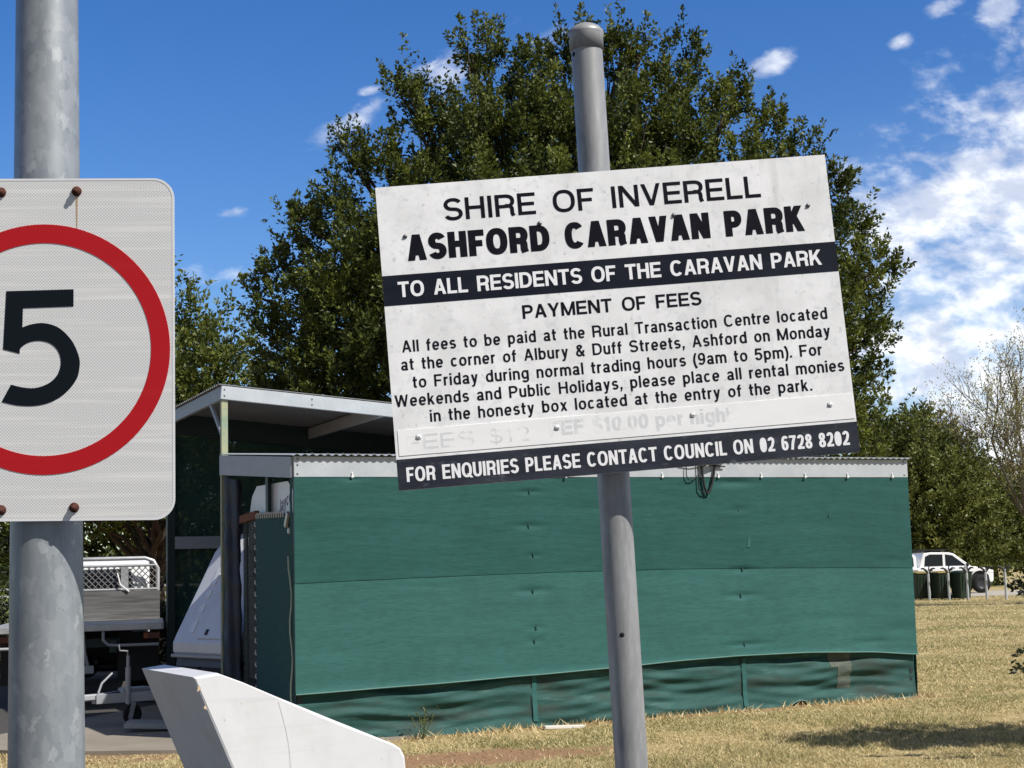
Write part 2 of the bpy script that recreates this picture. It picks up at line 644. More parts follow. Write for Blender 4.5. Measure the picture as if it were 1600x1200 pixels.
def stroke(pts, h, k):
    """offset a centre line by an elliptic pen; returns convex quads"""
    q = k / h
    P = [Vector((x, y / q)) for x, y in pts]
    n = len(P)
    closed = (P[0] - P[-1]).length < 1e-6
    if closed:
        P = P[:-1]
        n -= 1
    ls, rs = [], []
    for i in range(n):
        a = P[(i - 1) % n] if (closed or i > 0) else None
        b = P[(i + 1) % n] if (closed or i < n - 1) else None
        if a is None:
            t = (b - P[i]).normalized()
            nn = Vector((-t.y, t.x)) * h
        elif b is None:
            t = (P[i] - a).normalized()
            nn = Vector((-t.y, t.x)) * h
        else:
            t1, t2 = (P[i] - a).normalized(), (b - P[i]).normalized()
            m = Vector((-(t1 + t2).y, (t1 + t2).x))
            m = m.normalized() if m.length > 1e-6 else Vector((-t1.y, t1.x))
            cs = max(.45, m.dot(Vector((-t1.y, t1.x))))
            nn = m * (h / cs)
        ls.append(P[i] + nn)
        rs.append(P[i] - nn)
    out = []
    for i in range(n if closed else n - 1):
        j = (i + 1) % n
        out.append([(p.x, p.y * q) for p in (ls[i], rs[i], rs[j], ls[j])])
    return out


def text_mb(txt, x0, x1, base0, cap, wt, mb=None, depth=0.0006, gap=.15, space=.5, contrast=.88, y=-0.0, base1=None, word=None):
    """text from x0 to x1 on the sign plane, baseline base0 (to base1), cap height cap; wt = stroke / cap height"""
    mb = mb or MB()
    base1 = base0 if base1 is None else base1
    T0 = 0.0
    for i, c in enumerate(txt):
        T0 += space if c == ' ' else GW[c]
        if i < len(txt) - 1 and c != ' ' and txt[i + 1] != ' ':
            T0 += gap
    T = (x1 - x0) / cap
    # strokes keep their width when letters are condensed
    sx = T / T0
    h, k = wt / 2, wt / 2 * contrast
    pen = 0.0
    wi = 0
    for i, c in enumerate(txt):
        if c == ' ':
            pen += space * sx
            wi += 1
            continue
        W = GW[c] * sx
        if c in 'Iil.,:':
            W = max(W, 2 * h)
        if word is not None and wi != word:
            pen += W + (gap * sx if i < len(txt) - 1 and txt[i + 1] != ' ' else 0)
            continue
        polys = []
        for g in (a_glyph(W, h, k) if c == 'a' else glyph(c, W, h, k)):
            if isinstance(g, tuple):
                polys.append(g[1])
            else:
                polys.extend(stroke(g, h, k))
        vs, fs = [], []
        for p in polys:
            ar = sum(p[a][0] * p[(a + 1) % len(p)][1] - p[(a + 1) % len(p)][0] * p[a][1] for a in range(len(p)))
            if abs(ar) < 1e-9:
                continue
            if ar < 0:
                p = p[::-1]
            fs.append(list(range(len(vs), len(vs) + len(p))))
            vs.extend(Vector(q) for q in p)
        r = geometry.delaunay_2d_cdt(vs, [], fs, 1, 1e-5)
        V2, F2, OF = r[0], r[2], r[5]
        xx = x0 + pen * cap
        bl = base0 + (base1 - base0) * ((xx - x0) / max(1e-6, x1 - x0))
        keep = [tuple(f) for f, of in zip(F2, OF) if len(of) > 0]
        pos = [(xx + p.x * cap, bl + p.y * cap) for p in V2]
        n = len(pos)
        ed = {}
        for f in keep:
            for a in range(len(f)):
                e = (f[a], f[(a + 1) % len(f)])
                ed[e] = 1
        vv = [(a, y - depth, b) for a, b in pos] + [(a, y, b) for a, b in pos]
        ff = list(keep)
        for (a, b) in ed:
            if (b, a) not in ed:
                ff.append((b, a, n + a, n + b))
        mb.add(vv, ff)
        pen += W + (gap * sx if i < len(txt) - 1 and txt[i + 1] != ' ' else 0)
    return mb


def disc_ring(mb, cx, cz, r0, r1, y0, y1, n=96):
    vs, fs = [], []
    for k in range(n):
        a = 2 * math.pi * k / n
        c, s = math.cos(a), math.sin(a)
        vs += [(cx + r0 * c, y0, cz + r0 * s), (cx + r1 * c, y0, cz + r1 * s), (cx + r1 * c, y1, cz + r1 * s), (cx + r0 * c, y1, cz + r0 * s)]
    for k in range(n):
        a, b = 4 * k, 4 * ((k + 1) % n)
        fs += [(a, a + 1, b + 1, b), (a + 1, a + 2, b + 2, b + 1), (a + 3, a, b, b + 3)]
    return mb.add(vs, fs)

# ------------------------------------------------------------------ materials
GALV = mat('galvanised_steel', (.24, .265, .285), .45, .3, .5, [
    ('warpvor', (26, 26, 16), .2, .95, (.34, .365, .385), .55),
    ('warpvor', (55, 55, 34), .35, .95, (.42, .445, .46), .55),
    ('noise', (9, 9, 3), .35, .7, (.19, .21, .225), .7),
    ('warpvor', (75, 75, 46), .94, .97, (.48, .505, .51), .40),
    ('noise', (70, 70, 9), .45, .75, (.33, .35, .37), .5)], bump=((30, 30, 20), .08, .002))
PIPE = mat('weathered_pipe', (.31, .315, .315), .48, .25, .5, [
    ('noise', (40, 40, 6), .35, .7, (.21, .212, .215), .85),
    ('noise', (110, 110, 30), .45, .75, (.38, .385, .39), .6),
    ('noise', (14, 14, 5), .60, .72, (.15, .155, .165), .6)], bump=((90, 90, 60), .1, .001))
GALV_SHEET = mat('galvanised_sheet', (.44, .475, .50), .45, .3, .5, [
    ('noise', (5, 5, 5), .35, .7, (.54, .575, .60), .8),
    ('noise', (35, 35, 60), .45, .7, (.40, .43, .45), .5)])
ZINC_DULL = mat('dull_zinc', (.34, .36, .38), .55, .2, .5, [('noise', (3, 3, 9), .35, .7, (.27, .29, .31), .8)])
PANEL_W = mat('white_sign_paint', (.86, .86, .86), .5, 0, .4, [
    ('noise', (9, 9, 9), .40, .68, (.66, .66, .655), .75),
    ('noise', (30, 30, 2.2), .60, .76, (.50, .50, .48), .5),
    ('noise', (90, 90, 90), .62, .70, (.42, .42, .42), .55),
    ('noise', (55, 55, 55), .52, .72, (.54, .55, .57), .5),
    ('noise', (22, 22, 5), .60, .75, (.80, .81, .83), .6)])
STRIP_W = mat('white_overlay_strip', (.86, .86, .85), .42, 0, .45, [('noise', (14, 14, 30), .45, .7, (.78, .78, .775), .6)])
GHOST = mat('ghost_lettering', (.66, .665, .675), .45, 0, .45, [('noise', (26, 26, 26), .47, .57, (.86, .86, .85), 1.0), ('noise', (130, 130, 130), .66, .72, (.30, .30, .31), .7)])
INK = mat('black_vinyl', (.006, .0065, .011), .6, 0, .08, [('noise', (40, 40, 40), .5, .75, (.016, .017, .024), .6)])
NAVY = mat('navy_band', (.0075, .010, .018), .55, 0, .12, [('noise', (8, 8, 25), .42, .7, (.014, .018, .028), .9)])
NAVY_FADED = mat('faded_navy_band', (.022, .025, .036), .55, 0, .15, [('noise', (8, 8, 30), .42, .68, (.042, .047, .062), .9), ('noise', (40, 40, 90), .6, .75, (.16, .17, .19), .5)])
WHITE_INK = mat('white_vinyl', (.84, .84, .85), .5, 0, .35, [('noise', (60, 60, 60), .5, .75, (.72, .73, .75), .5)])
RETRO = mat('retroreflective_white', (.54, .55, .55), .35, 0, .5, [
    ('dots', (255, .01, 255), .22, .46, (.84, .835, .825), 1.0),
    ('noise', (2.5, 2.5, 95), .50, .66, (.93, .92, .88), .6)])
RED = mat('red_reflective', (.40, .009, .014), .5, 0, .2, [
    ('dots', (255, .01, 255), .22, .46, (.55, .014, .021), 1.0), ('noise', (4, 4, 60), .5, .7, (.50, .02, .028), .5)])
DIGIT = mat('black_reflective', (.007, .011, .016), .5, 0, .12)
RUST = mat('rusty_iron', (.10, .035, .022), .8, .1, .3, [('noise', (260, 260, 260), .4, .65, (.045, .018, .013), .9)])
RUST_STREAK = mat('rust_streak', (.50, .36, .22), .6)
STAIN = mat('rust_stain', (.55, .42, .26), .7)
BOX_W = mat('white_box_paint', (.66, .66, .665), .38, 0, .5, [
    ('noise', (9, 9, 3), .4, .7, (.58, .58, .585), .6), ('noise', (60, 60, 14), .58, .75, (.50, .50, .50), .45),
    ('noise', (24, 24, 24), .70, .76, (.42, .30, .17), .7), ('noise', (130, 130, 130), .66, .72, (.30, .27, .22), .6), ('noise', (3, 3, 70), .55, .75, (.52, .52, .515), .5), ('noise', (5, 5, 9), .52, .75, (.50, .475, .44), .6)], bump=((30, 30, 30), .06, .002))
DARK = mat('dark_hole', (.006, .006, .006), .9)
SCREW = mat('screw_steel', (.20, .20, .21), .4, .7, .5, [('noise', (300, 300, 300), .4, .6, (.06, .055, .05), .8)])


def cloth_mat(name, base, light, transp=0.0, extra=()):
    m = mat(name, base, .75, 0, .25, [
        ('noise', (2.6, 2.6, 52), .42, .68, light, .55),
        ('noise', (.8, .8, 1.3), .35, .68, tuple(c * 1.28 for c in base), .75),
        ('noise', (3.1, 3.1, 4.5), .50, .74, tuple(c * .78 for c in base), .55),
        ('noise', (2.2, 2.2, .8), .60, .80, (base[0] * 2.1, base[1] * 1.45, base[2] * 1.45), .45),
        ('noise', (60, 60, 160), .45, .70, tuple(c * 1.35 for c in base), .35),
        ('noise', (9, 9, 70), .45, .66, tuple(c * .72 for c in base), .55), *extra], bump=((7, 7, 110), .16, .003))
    if transp:
        nt = m.node_tree
        b, o = nt.nodes['Principled BSDF'], nt.nodes['Material Output']
        t = nt.nodes.new('ShaderNodeBsdfTransparent')
        mx = nt.nodes.new('ShaderNodeMixShader')
        mx.inputs[0].default_value = transp
        nt.links.new(b.outputs[0], mx.inputs[1])
        nt.links.new(t.outputs[0], mx.inputs[2])
        nt.links.new(mx.outputs[0], o.inputs[0])
    return m


CLOTH_D = cloth_mat('green_shade_cloth_double', (.0145, .073, .066), (.021, .090, .082))
CLOTH_L = cloth_mat('green_shade_cloth', (.026, .103, .094), (.036, .123, .112))
CLOTH_S = cloth_mat('green_skirt_cloth', (.022, .075, .068), (.042, .118, .106), 0.0, [('noise', (1.3, 1.3, 4.5), .50, .66, (.030, .040, .032), .75), ('noise', (2.2, 2.2, 16), .58, .72, (.085, .165, .150), .6)])

CLOTH_B = cloth_mat('back_wall_cloth', (.012, .045, .040), (.018, .058, .052), .05)
CLOTH_G = cloth_mat('gate_cloth', (.012, .060, .056), (.018, .075, .070))
HEM = mat('cloth_hem', (.085, .185, .165), .7)
TARP = mat('navy_tarp', (.008, .013, .028), .6, 0, .4, bump=((6, 6, 3), .5, .03))
TIMBER = mat('weathered_timber', (.14, .115, .09), .85, 0, .2, [('noise', (3, 3, 60), .4, .65, (.07, .055, .042), .9)])
TIMBER_R = mat('red_brown_timber', (.19, .075, .035), .8, 0, .2, [('noise', (3, 3, 60), .4, .65, (.11, .045, .022), .8)])
STEEL_G = mat('green_cream_post', (.36, .36, .22), .6, .1, .4, [('noise', (3, 3, 5), .42, .62, (.22, .30, .22), .9)])
STEEL_D = mat('dark_green_steel', (.020, .034, .034), .5, .1, .4)
CORD = mat('pale_green_cord', (.34, .42, .36), .8)
ROPE = mat('white_rope', (.55, .56, .55), .8)
ALU = mat('aluminium', (.50, .51, .52), .4, .5, .5, [('noise', (5, 5, 5), .4, .65, (.36, .36, .365), .8)])
WOOD_GREY = mat('grey_tray_boards', (.15, .148, .145), .8, 0, .2, [('noise', (2, 2, 42), .38, .66, (.075, .073, .07), .9)])
VAN_W = mat('van_white', (.66, .67, .70), .35, 0, .5, [('noise', (3, 3, 1.4), .42, .7, (.56, .57, .60), .7)])
VAN_GREY = mat('van_trim', (.34, .35, .37), .4, 0, .5)
VAN_DARK = mat('van_skirt', (.06, .06, .075), .5, 0, .4)
REFLEX = mat('pale_strip', (.80, .80, .80), .25, 0, .6)
CAR_W = mat('car_white', (.78, .79, .80), .22, 0, .5, coat=.6)
GLASS = mat('tinted_glass', (.012, .016, .022), .12, 0, .25)
TYRE = mat('tyre_rubber', (.012, .012, .013), .8, 0, .3)
RIM = mat('wheel_rim', (.05, .05, .055), .4, .5, .5)
BLACK = mat('black_plastic', (.012, .012, .013), .55, 0, .4)
BIN_G = mat('bin_green', (.013, .026, .017), .5, 0, .4)
BIN_Y = mat('bin_lid_yellow', (.24, .19, .055), .5, 0, .4)
LAMP_R = mat('red_lamp', (.10, .010, .006), .3, 0, .5)
AMBER = mat('amber_lamp', (.28, .06, .01), .3, 0, .5)
BARK = mat('bark', (.10, .075, .055), .9, 0, .2, [('noise', (9, 9, 3), .4, .65, (.05, .038, .03), .9)], bump=((14, 14, 4), .6, .02))
BARK_G = mat('dead_twig_bark', (.085, .072, .058), .9, 0, .2, [('noise', (5, 5, 2), .4, .65, (.15, .13, .10), .9)])
CONC = mat('concrete', (.27, .24, .195), .85, 0, .2, [('noise', (1.5, 1.5, 1.5), .35, .7, (.20, .175, .14), .8), ('noise', (22, 22, 22), .5, .75, (.22, .2, .17), .5)])
FENCE_M = mat('fence_grey', (.40, .41, .42), .6, .2, .4)


def leaf_mat(name, dark, light, transl=.28):
    m = bpy.data.materials.new(name)
    m.use_nodes = True
    nt = m.node_tree
    N, L = nt.nodes, nt.links
    b, o = N['Principled BSDF'], N['Material Output']
    b.inputs['Roughness'].default_value = .5
    b.inputs['Specular IOR Level'].default_value = .32
    at = N.new('ShaderNodeAttribute')
    at.attribute_name = 'tint'
    mx = N.new('ShaderNodeMix')
    mx.data_type = 'RGBA'
    L.new(at.outputs['Fac'], mx.inputs[0])
    mx.inputs[6].default_value = (*dark, 1)
    mx.inputs[7].default_value = (*light, 1)
    L.new(mx.outputs[2], b.inputs['Base Color'])
    t = N.new('ShaderNodeBsdfTranslucent')
    L.new(mx.outputs[2], t.inputs['Color'])
    ms = N.new('ShaderNodeMixShader')
    ms.inputs[0].default_value = transl
    L.new(b.outputs[0], ms.inputs[1])
    L.new(t.outputs[0], ms.inputs[2])
    L.new(ms.outputs[0], o.inputs[0])
    return m


LEAF_ELM = leaf_mat('elm_leaf', (.024, .041, .008), (.185, .212, .036))
LEAF_PALE = leaf_mat('pale_leaf', (.062, .086, .015), (.20, .225, .045))
LEAF_OLIVE = leaf_mat('olive_leaf', (.070, .092, .020), (.21, .225, .060))
LEAF_DARK = leaf_mat('dark_leaf', (.012, .020, .009), (.035, .048, .018), .12)
LEAF_YEL = leaf_mat('yellow_leaf', (.20, .19, .075), (.34, .31, .14))
GRASS_M = leaf_mat('dry_grass_blade', (.150, .168, .048), (.74, .60, .335), .25)


def quads_mesh(name, V, m, tint=None, parent=None, per=4):
    """V: (n*per, 3) float array -> n faces"""
    n = len(V) // per
    me = bpy.data.meshes.new(name)
    me.vertices.add(n * per)
    me.vertices.foreach_set('co', np.asarray(V, np.float32).ravel())
    me.loops.add(n * per)
    me.loops.foreach_set('vertex_index', np.arange(n * per, dtype=np.int32))
    me.polygons.add(n)
    me.polygons.foreach_set('loop_start', np.arange(0, n * per, per, dtype=np.int32))
    me.polygons.foreach_set('loop_total', np.full(n, per, np.int32))
    if tint is not None:
        a = me.attributes.new('tint', 'FLOAT', 'FACE')
        a.data.foreach_set('value', np.asarray(tint, np.float32))
    me.materials.append(m)
    me.update(calc_edges=True)
    o = bpy.data.objects.new(name, me)
    COL.objects.link(o)
    if parent is not None:
        o.parent = parent
    return o


def unit(a):
    return a / np.maximum(np.linalg.norm(a, axis=-1, keepdims=True), 1e-9)


def leaf_quads(P, A, ln, wd, droop=0.0):
    """leaf blades: base P, axis A, length ln, width wd (arrays)"""
    n = len(P)
    r = unit(nrg.normal(size=(n, 3)))
    side = unit(np.cross(A, r))
    up = np.cross(side, A)
    ln, wd = ln[:, None], wd[:, None]
    mid = P + A * ln * .45 + up * wd * .25
    V = np.empty((n, 4, 3))
    V[:, 0] = P
    V[:, 1] = mid + side * wd * .5
    V[:, 2] = P + A * ln
    V[:, 3] = mid - side * wd * .5
    return V.reshape(-1, 3)


def sprays(B, D, slen, per, leaf, tintbase, spread=.6):
    """leafy shoots: base points B, directions D, shoot length slen, leaves per shoot"""
    n = len(B)
    t = nrg.random((n, per)) ** .8
    bend = nrg.normal(size=(n, 3)) * .18
    P = B[:, None] + D[:, None] * (slen[:, None] * t)[..., None] + bend[:, None] * (slen[:, None] * t * t)[..., None]
    sp = unit(nrg.normal(size=(n, per, 3)))
    P = P + sp * (leaf * (spread * (1 - t) + .35) * nrg.random((n, per)))[..., None]
    A = unit(D[:, None] * .75 + sp * .9)
    tint = np.clip(tintbase[:, None] + nrg.normal(size=(n, per)) * .22 + (t - .5) * .25, 0, 1)
    P, A, tint = P.reshape(-1, 3), A.reshape(-1, 3), tint.reshape(-1)
    k = len(P)
    ln = leaf * nrg.uniform(.7, 1.3, k)
    return leaf_quads(P, A, ln, ln * nrg.uniform(.42, .6, k)), tint


def limb_path(a, b, sag=.0, n=5, wob=.12):
    a, b = Vector(a), Vector(b)
    d = (b - a).length
    pts = []
    for i in range(n + 1):
        t = i / n
        p = a.lerp(b, t)
        j = math.sin(t * math.pi)
        p += Vector((rnd.uniform(-1, 1), rnd.uniform(-1, 1), rnd.uniform(-.5, .5))) * d * wob * .4 * j
        p.z += sag * d * j
        pts.append(p)
    return pts


def leafy_tree(name, label, base, lobes, trunk_h, trunk_r, leafm, leaf, shoots, per, slen, upbias=.8, group=None, seed=1, cat='tree', spread=1.6, shell=.34):
    """lobes: list of (x, y, z, rx, rz) relative to the tree's base"""
    global nrg, rnd
    nrg = np.random.default_rng(seed)
    rnd = random.Random(seed)
    t = thing(name, label, cat, TR(*base), group)
    mb = MB()
    top = Vector((0, 0, trunk_h))
    mb.path(limb_path((0, 0, -.05), top, n=4, wob=.05), [trunk_r * 1.25, trunk_r, trunk_r * .9, trunk_r * .85, trunk_r * .8], 10)
    for (x, y, z, rx, rz) in lobes:
        s = Vector((0, 0, trunk_h * rnd.uniform(.75, 1.0)))
        e = Vector((x, y, z))
        r0 = trunk_r * rnd.uniform(.28, .42)
        pp = limb_path(s, e, .06, 5)
        mb.path(pp, [r0 * (1 - .8 * i / 5) for i in range(6)], 6)
        for _ in range(3):
            q = e + Vector((rnd.uniform(-1, 1) * rx, rnd.uniform(-1, 1) * rx, rnd.uniform(-.4, 1) * rz)) * .7
            mb.path(limb_path(pp[3], q, .03, 3), [r0 * .3, r0 * .22, r0 * .15, r0 * .06], 5)
    mb.build('trunk', BARK, t)
    V, T = [], []
    for (x, y, z, rx, rz) in lobes:
        k = max(6, int(shoots * (rx * rx * rz) ** .62))
        d = unit(nrg.normal(size=(k, 3)))
        rr = nrg.random(k) ** shell
        # uneven clump surface
        ph = nrg.uniform(0, 6.28, 3)
        wob = 1 + .20 * np.sin(d[:, 0] * 5 + ph[0]) + .16 * np.sin(d[:, 2] * 6 + ph[1]) + .14 * np.sin(d[:, 1] * 7 + ph[2])
        B = np.array([x, y, z]) + d * (rr * wob)[:, None] * np.array([rx, rx, rz])
        out = unit(B - np.array([0, 0, trunk_h]))
        D = unit(d * .55 + out * .5 + np.array([0, 0, upbias]) + nrg.normal(size=(k, 3)) * .32)
        sl = slen * nrg.uniform(.55, 1.35, k) * np.where((nrg.random(k) < .10) & (d[:, 2] > .2), 2.0, 1.0)
        v, tt = sprays(B, D, sl, per, leaf, np.clip(.34 + nrg.normal(size=k) * .20 + nrg.normal() * .12, 0, 1), spread)
        V.append(v)
        T.append(tt)
    quads_mesh('crown', np.concatenate(V), leafm, np.concatenate(T), t)
    return t


# ------------------------------------------------------------------ the ground
WF = TR(-2.07, 14.37, 0, R(24.0))      # frame of the annexe: u along its front, v towards its back
WFI = WF.inverted()


def ground_mat():
    m = bpy.data.materials.new('dry_lawn')
    m.use_nodes = True
    nt = m.node_tree
    N, L = nt.nodes, nt.links
    b = N['Principled BSDF']
    b.inputs['Roughness'].default_value = .95
    b.inputs['Specular IOR Level'].default_value = .15
    tc = N.new('ShaderNodeTexCoord')

    def noi(s, d=5, r=.6):
        t = N.new('ShaderNodeTexNoise')
        t.inputs['Scale'].default_value = s
        t.inputs['Detail'].default_value = d
        t.inputs['Roughness'].default_value = r
        L.new(tc.outputs['Object'], t.inputs['Vector'])
        return t.outputs['Fac']

    def rng(f, a, c, hi=1.0):
        q = N.new('ShaderNodeMapRange')
        q.interpolation_type = 'SMOOTHSTEP'
        q.inputs[1].default_value, q.inputs[2].default_value, q.inputs[4].default_value = a, c, hi
        L.new(f, q.inputs[0])
        return q.outputs[0]

    def mix(f, a, c):
        q = N.new('ShaderNodeMix')
        q.data_type = 'RGBA'
        L.new(f, q.inputs[0])
        for v, i in ((a, 6), (c, 7)):
            if isinstance(v, tuple):
                q.inputs[i].default_value = (*v, 1)
            else:
                L.new(v, q.inputs[i])
        return q.outputs[2]

    def mul(a, c):
        q = N.new('ShaderNodeMath')
        q.operation = 'MULTIPLY'
        L.new(a, q.inputs[0])
        L.new(c, q.inputs[1])
        return q.outputs[0]

    straw = mix(rng(noi(9, 6), .36, .66), (.48, .375, .19), (.34, .265, .13))
    straw = mix(rng(noi(55, 4, .7), .45, .72), straw, (.50, .405, .225))
    col = mix(rng(noi(.55, 4), .47, .66, .75), straw, (.16, .165, .05))
    col = mix(rng(noi(150, 3, .7), .55, .75, .6), col, (.10, .085, .045))
    # bare reddish soil along the front of the annexe
    mp = N.new('ShaderNodeMapping')
    mp.vector_type = 'TEXTURE'
    mp.inputs['Location'].default_value = (-.55, 13.2, 0)
    mp.inputs['Rotation'].default_value = (0, 0, R(16))
    mp.inputs['Scale'].default_value = (1.7, .62, 1)
    L.new(tc.outputs['Object'], mp.inputs[0])
    ln = N.new('ShaderNodeVectorMath')
    ln.operation = 'LENGTH'
    L.new(mp.outputs[0], ln.inputs[0])
    ad = N.new('ShaderNodeMath')
    ad.operation = 'MULTIPLY_ADD'
    L.new(noi(2.6, 5), ad.inputs[0])
    ad.inputs[1].default_value = 1.3
    L.new(ln.outputs['Value'], ad.inputs[2])
    soil = mix(rng(noi(14, 5), .35, .7), (.34, .205, .115), (.26, .155, .09))
    col = mix(rng(ad.outputs[0], 1.75, 1.25), col, soil)
    m3 = N.new('ShaderNodeMapping')
    m3.vector_type = 'TEXTURE'
    m3.inputs['Location'].default_value = (-2.07, 14.37, 0)
    m3.inputs['Rotation'].default_value = (0, 0, R(24))
    L.new(tc.outputs['Object'], m3.inputs[0])
    s3 = N.new('ShaderNodeSeparateXYZ')
    L.new(m3.outputs[0], s3.inputs[0])
    a3 = N.new('ShaderNodeMath')
    a3.operation = 'MULTIPLY_ADD'
    L.new(noi(3.2, 5), a3.inputs[0])
    a3.inputs[1].default_value = -.75
    L.new(s3.outputs[1], a3.inputs[2])
    foot = mul(rng(a3.outputs[0], -.66, -.42), rng(s3.outputs[0], 7.6, 7.0))
    col = mix(foot, col, soil)
    # watered green grass a long way off on the left
    sp = N.new('ShaderNodeSeparateXYZ')
    L.new(tc.outputs['Object'], sp.inputs[0])
    far = mul(rng(sp.outputs[1], 24, 40), rng(sp.outputs[0], -3, -12))
    col = mix(far, col, mix(rng(noi(.3, 3), .4, .6), (.13, .17, .035), (.22, .22, .07)))
    L.new(col, b.inputs['Base Color'])
    bp = N.new('ShaderNodeBump')
    bp.inputs['Strength'].default_value = .7
    bp.inputs['Distance'].default_value = .03
    L.new(noi(45, 5, .7), bp.inputs['Height'])
    L.new(bp.outputs[0], b.inputs['Normal'])
    return m




def ground_z(x, y):
    """the lawn dips a little in front of the annexe"""
    s = np.clip((y - 13.5 - 2.2 * np.clip(-x - 1.2, 0, 3)) / 4.0, 0, 1)
    return -.068 * (1 - s * s * (3 - 2 * s))


g = MB()
gxs = [-1500, -300, -60, -20] + [-10 + .5 * i for i in range(41)] + [20, 60, 300, 1500]
gys = [-40, -10, 0, 6, 10] + [12 + .5 * i for i in range(31)] + [30, 40, 80, 200, 600, 2500]
gv = [(x, y, float(ground_z(x, y))) for y in gys for x in gxs]
w_ = len(gxs)
g.add(gv, [(j * w_ + i, j * w_ + i + 1, (j + 1) * w_ + i + 1, (j + 1) * w_ + i) for j in range(len(gys) - 1) for i in range(w_ - 1)], True)
o = g.build('ground', ground_mat())
o['kind'] = 'structure'

# concrete slab under the caravan
SLAB = [(-5.6, 14.9), (-4.35, 14.25), (-3.25, 14.12), (-1.75, 14.02), (1.4, 17.6), (-1.5, 18.4), (-4.5, 19.2)]
g = MB()
g.prism([(x, y) for x, y in SLAB], -.12, -.030, Matrix(((1, 0, 0, 0), (0, 0, 1, 0), (0, 1, 0, 0), (0, 0, 0, 1))))
# prism extrudes along y; the matrix above swaps y and z
o = g.build('concrete_slab', CONC)
o['kind'] = 'structure'

g = MB()
g.add([(-120, 92, .006), (6, 92, .006), (6, 97, .006), (-120, 97, .006)], [(0, 1, 2, 3)])
g.add([(13, 60.6, .006), (120, 60.6, .006), (120, 70.0, .006), (13, 70.0, .006)], [(0, 1, 2, 3)])
o = g.build('gravel_road', mat('pale_gravel', (.40, .37, .32), .9, 0, .2, [('noise', (3, 3, 3), .4, .7, (.3, .28, .25), .7)]))
o['kind'] = 'structure'

# unseen dark ground by the camera, added to cut bounced light onto the signs
dark_gnd = mat('dark_ground', (.055, .053, .050), .9, 0, .2, [('noise', (30, 30, 30), .4, .7, (.085, .08, .075), .8), ('noise', (.8, .8, .8), .4, .65, (.075, .07, .062), .6)])
g = MB()
g.grid(lambda a, b: (-60 + 120 * a, -38 + 46.4 * b, float(ground_z(-60 + 120 * a, -38 + 46.4 * b)) + .006), 40, 12)
o = g.build('unseen_dark_ground', dark_gnd)
o['kind'] = 'structure'
g = MB()


def shade_sheet(a, b):
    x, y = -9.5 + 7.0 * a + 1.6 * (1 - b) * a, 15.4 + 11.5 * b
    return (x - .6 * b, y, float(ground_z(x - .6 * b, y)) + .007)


g.grid(shade_sheet, 30, 40)
o = g.build('ground_shade', dark_gnd)  # dark sheet stands in for the shade behind the slab, under the ute
o['kind'] = 'structure'

# low hills closing the horizon
hm = mat('hill_scrub', (.10, .085, .055), .95, 0, .1, [('noise', (.05, .05, .05), .42, .6, (.045, .06, .025), .9), ('noise', (.3, .3, .3), .45, .65, (.16, .13, .085), .6)])
g = MB()


def hill(u, v):
    x = -700 + 1400 * u
    y = 330 + 500 * v
    h = 16 + 7 * math.sin(x * .011 + 1) + 5 * math.sin(x * .027) + 3 * math.sin(x * .06 + 2)
    return (x, y, -.3 + h * math.sin(min(1, v * 1.6) * math.pi / 2) ** 1.3)


g.grid(hill, 90, 14)
o = g.build('hills', hm)
o['kind'] = 'structure'


def inside(poly, x, y):
    c = np.zeros(len(x), bool)
    n = len(poly)
    for i in range(n):
        x0, y0 = poly[i]
        x1, y1 = poly[(i + 1) % n]
        k = ((y0 > y) != (y1 > y)) & (x < (x1 - x0) * (y - y0) / ((y1 - y0) if y1 != y0 else 1e-9) + x0)
        c ^= k
    return c


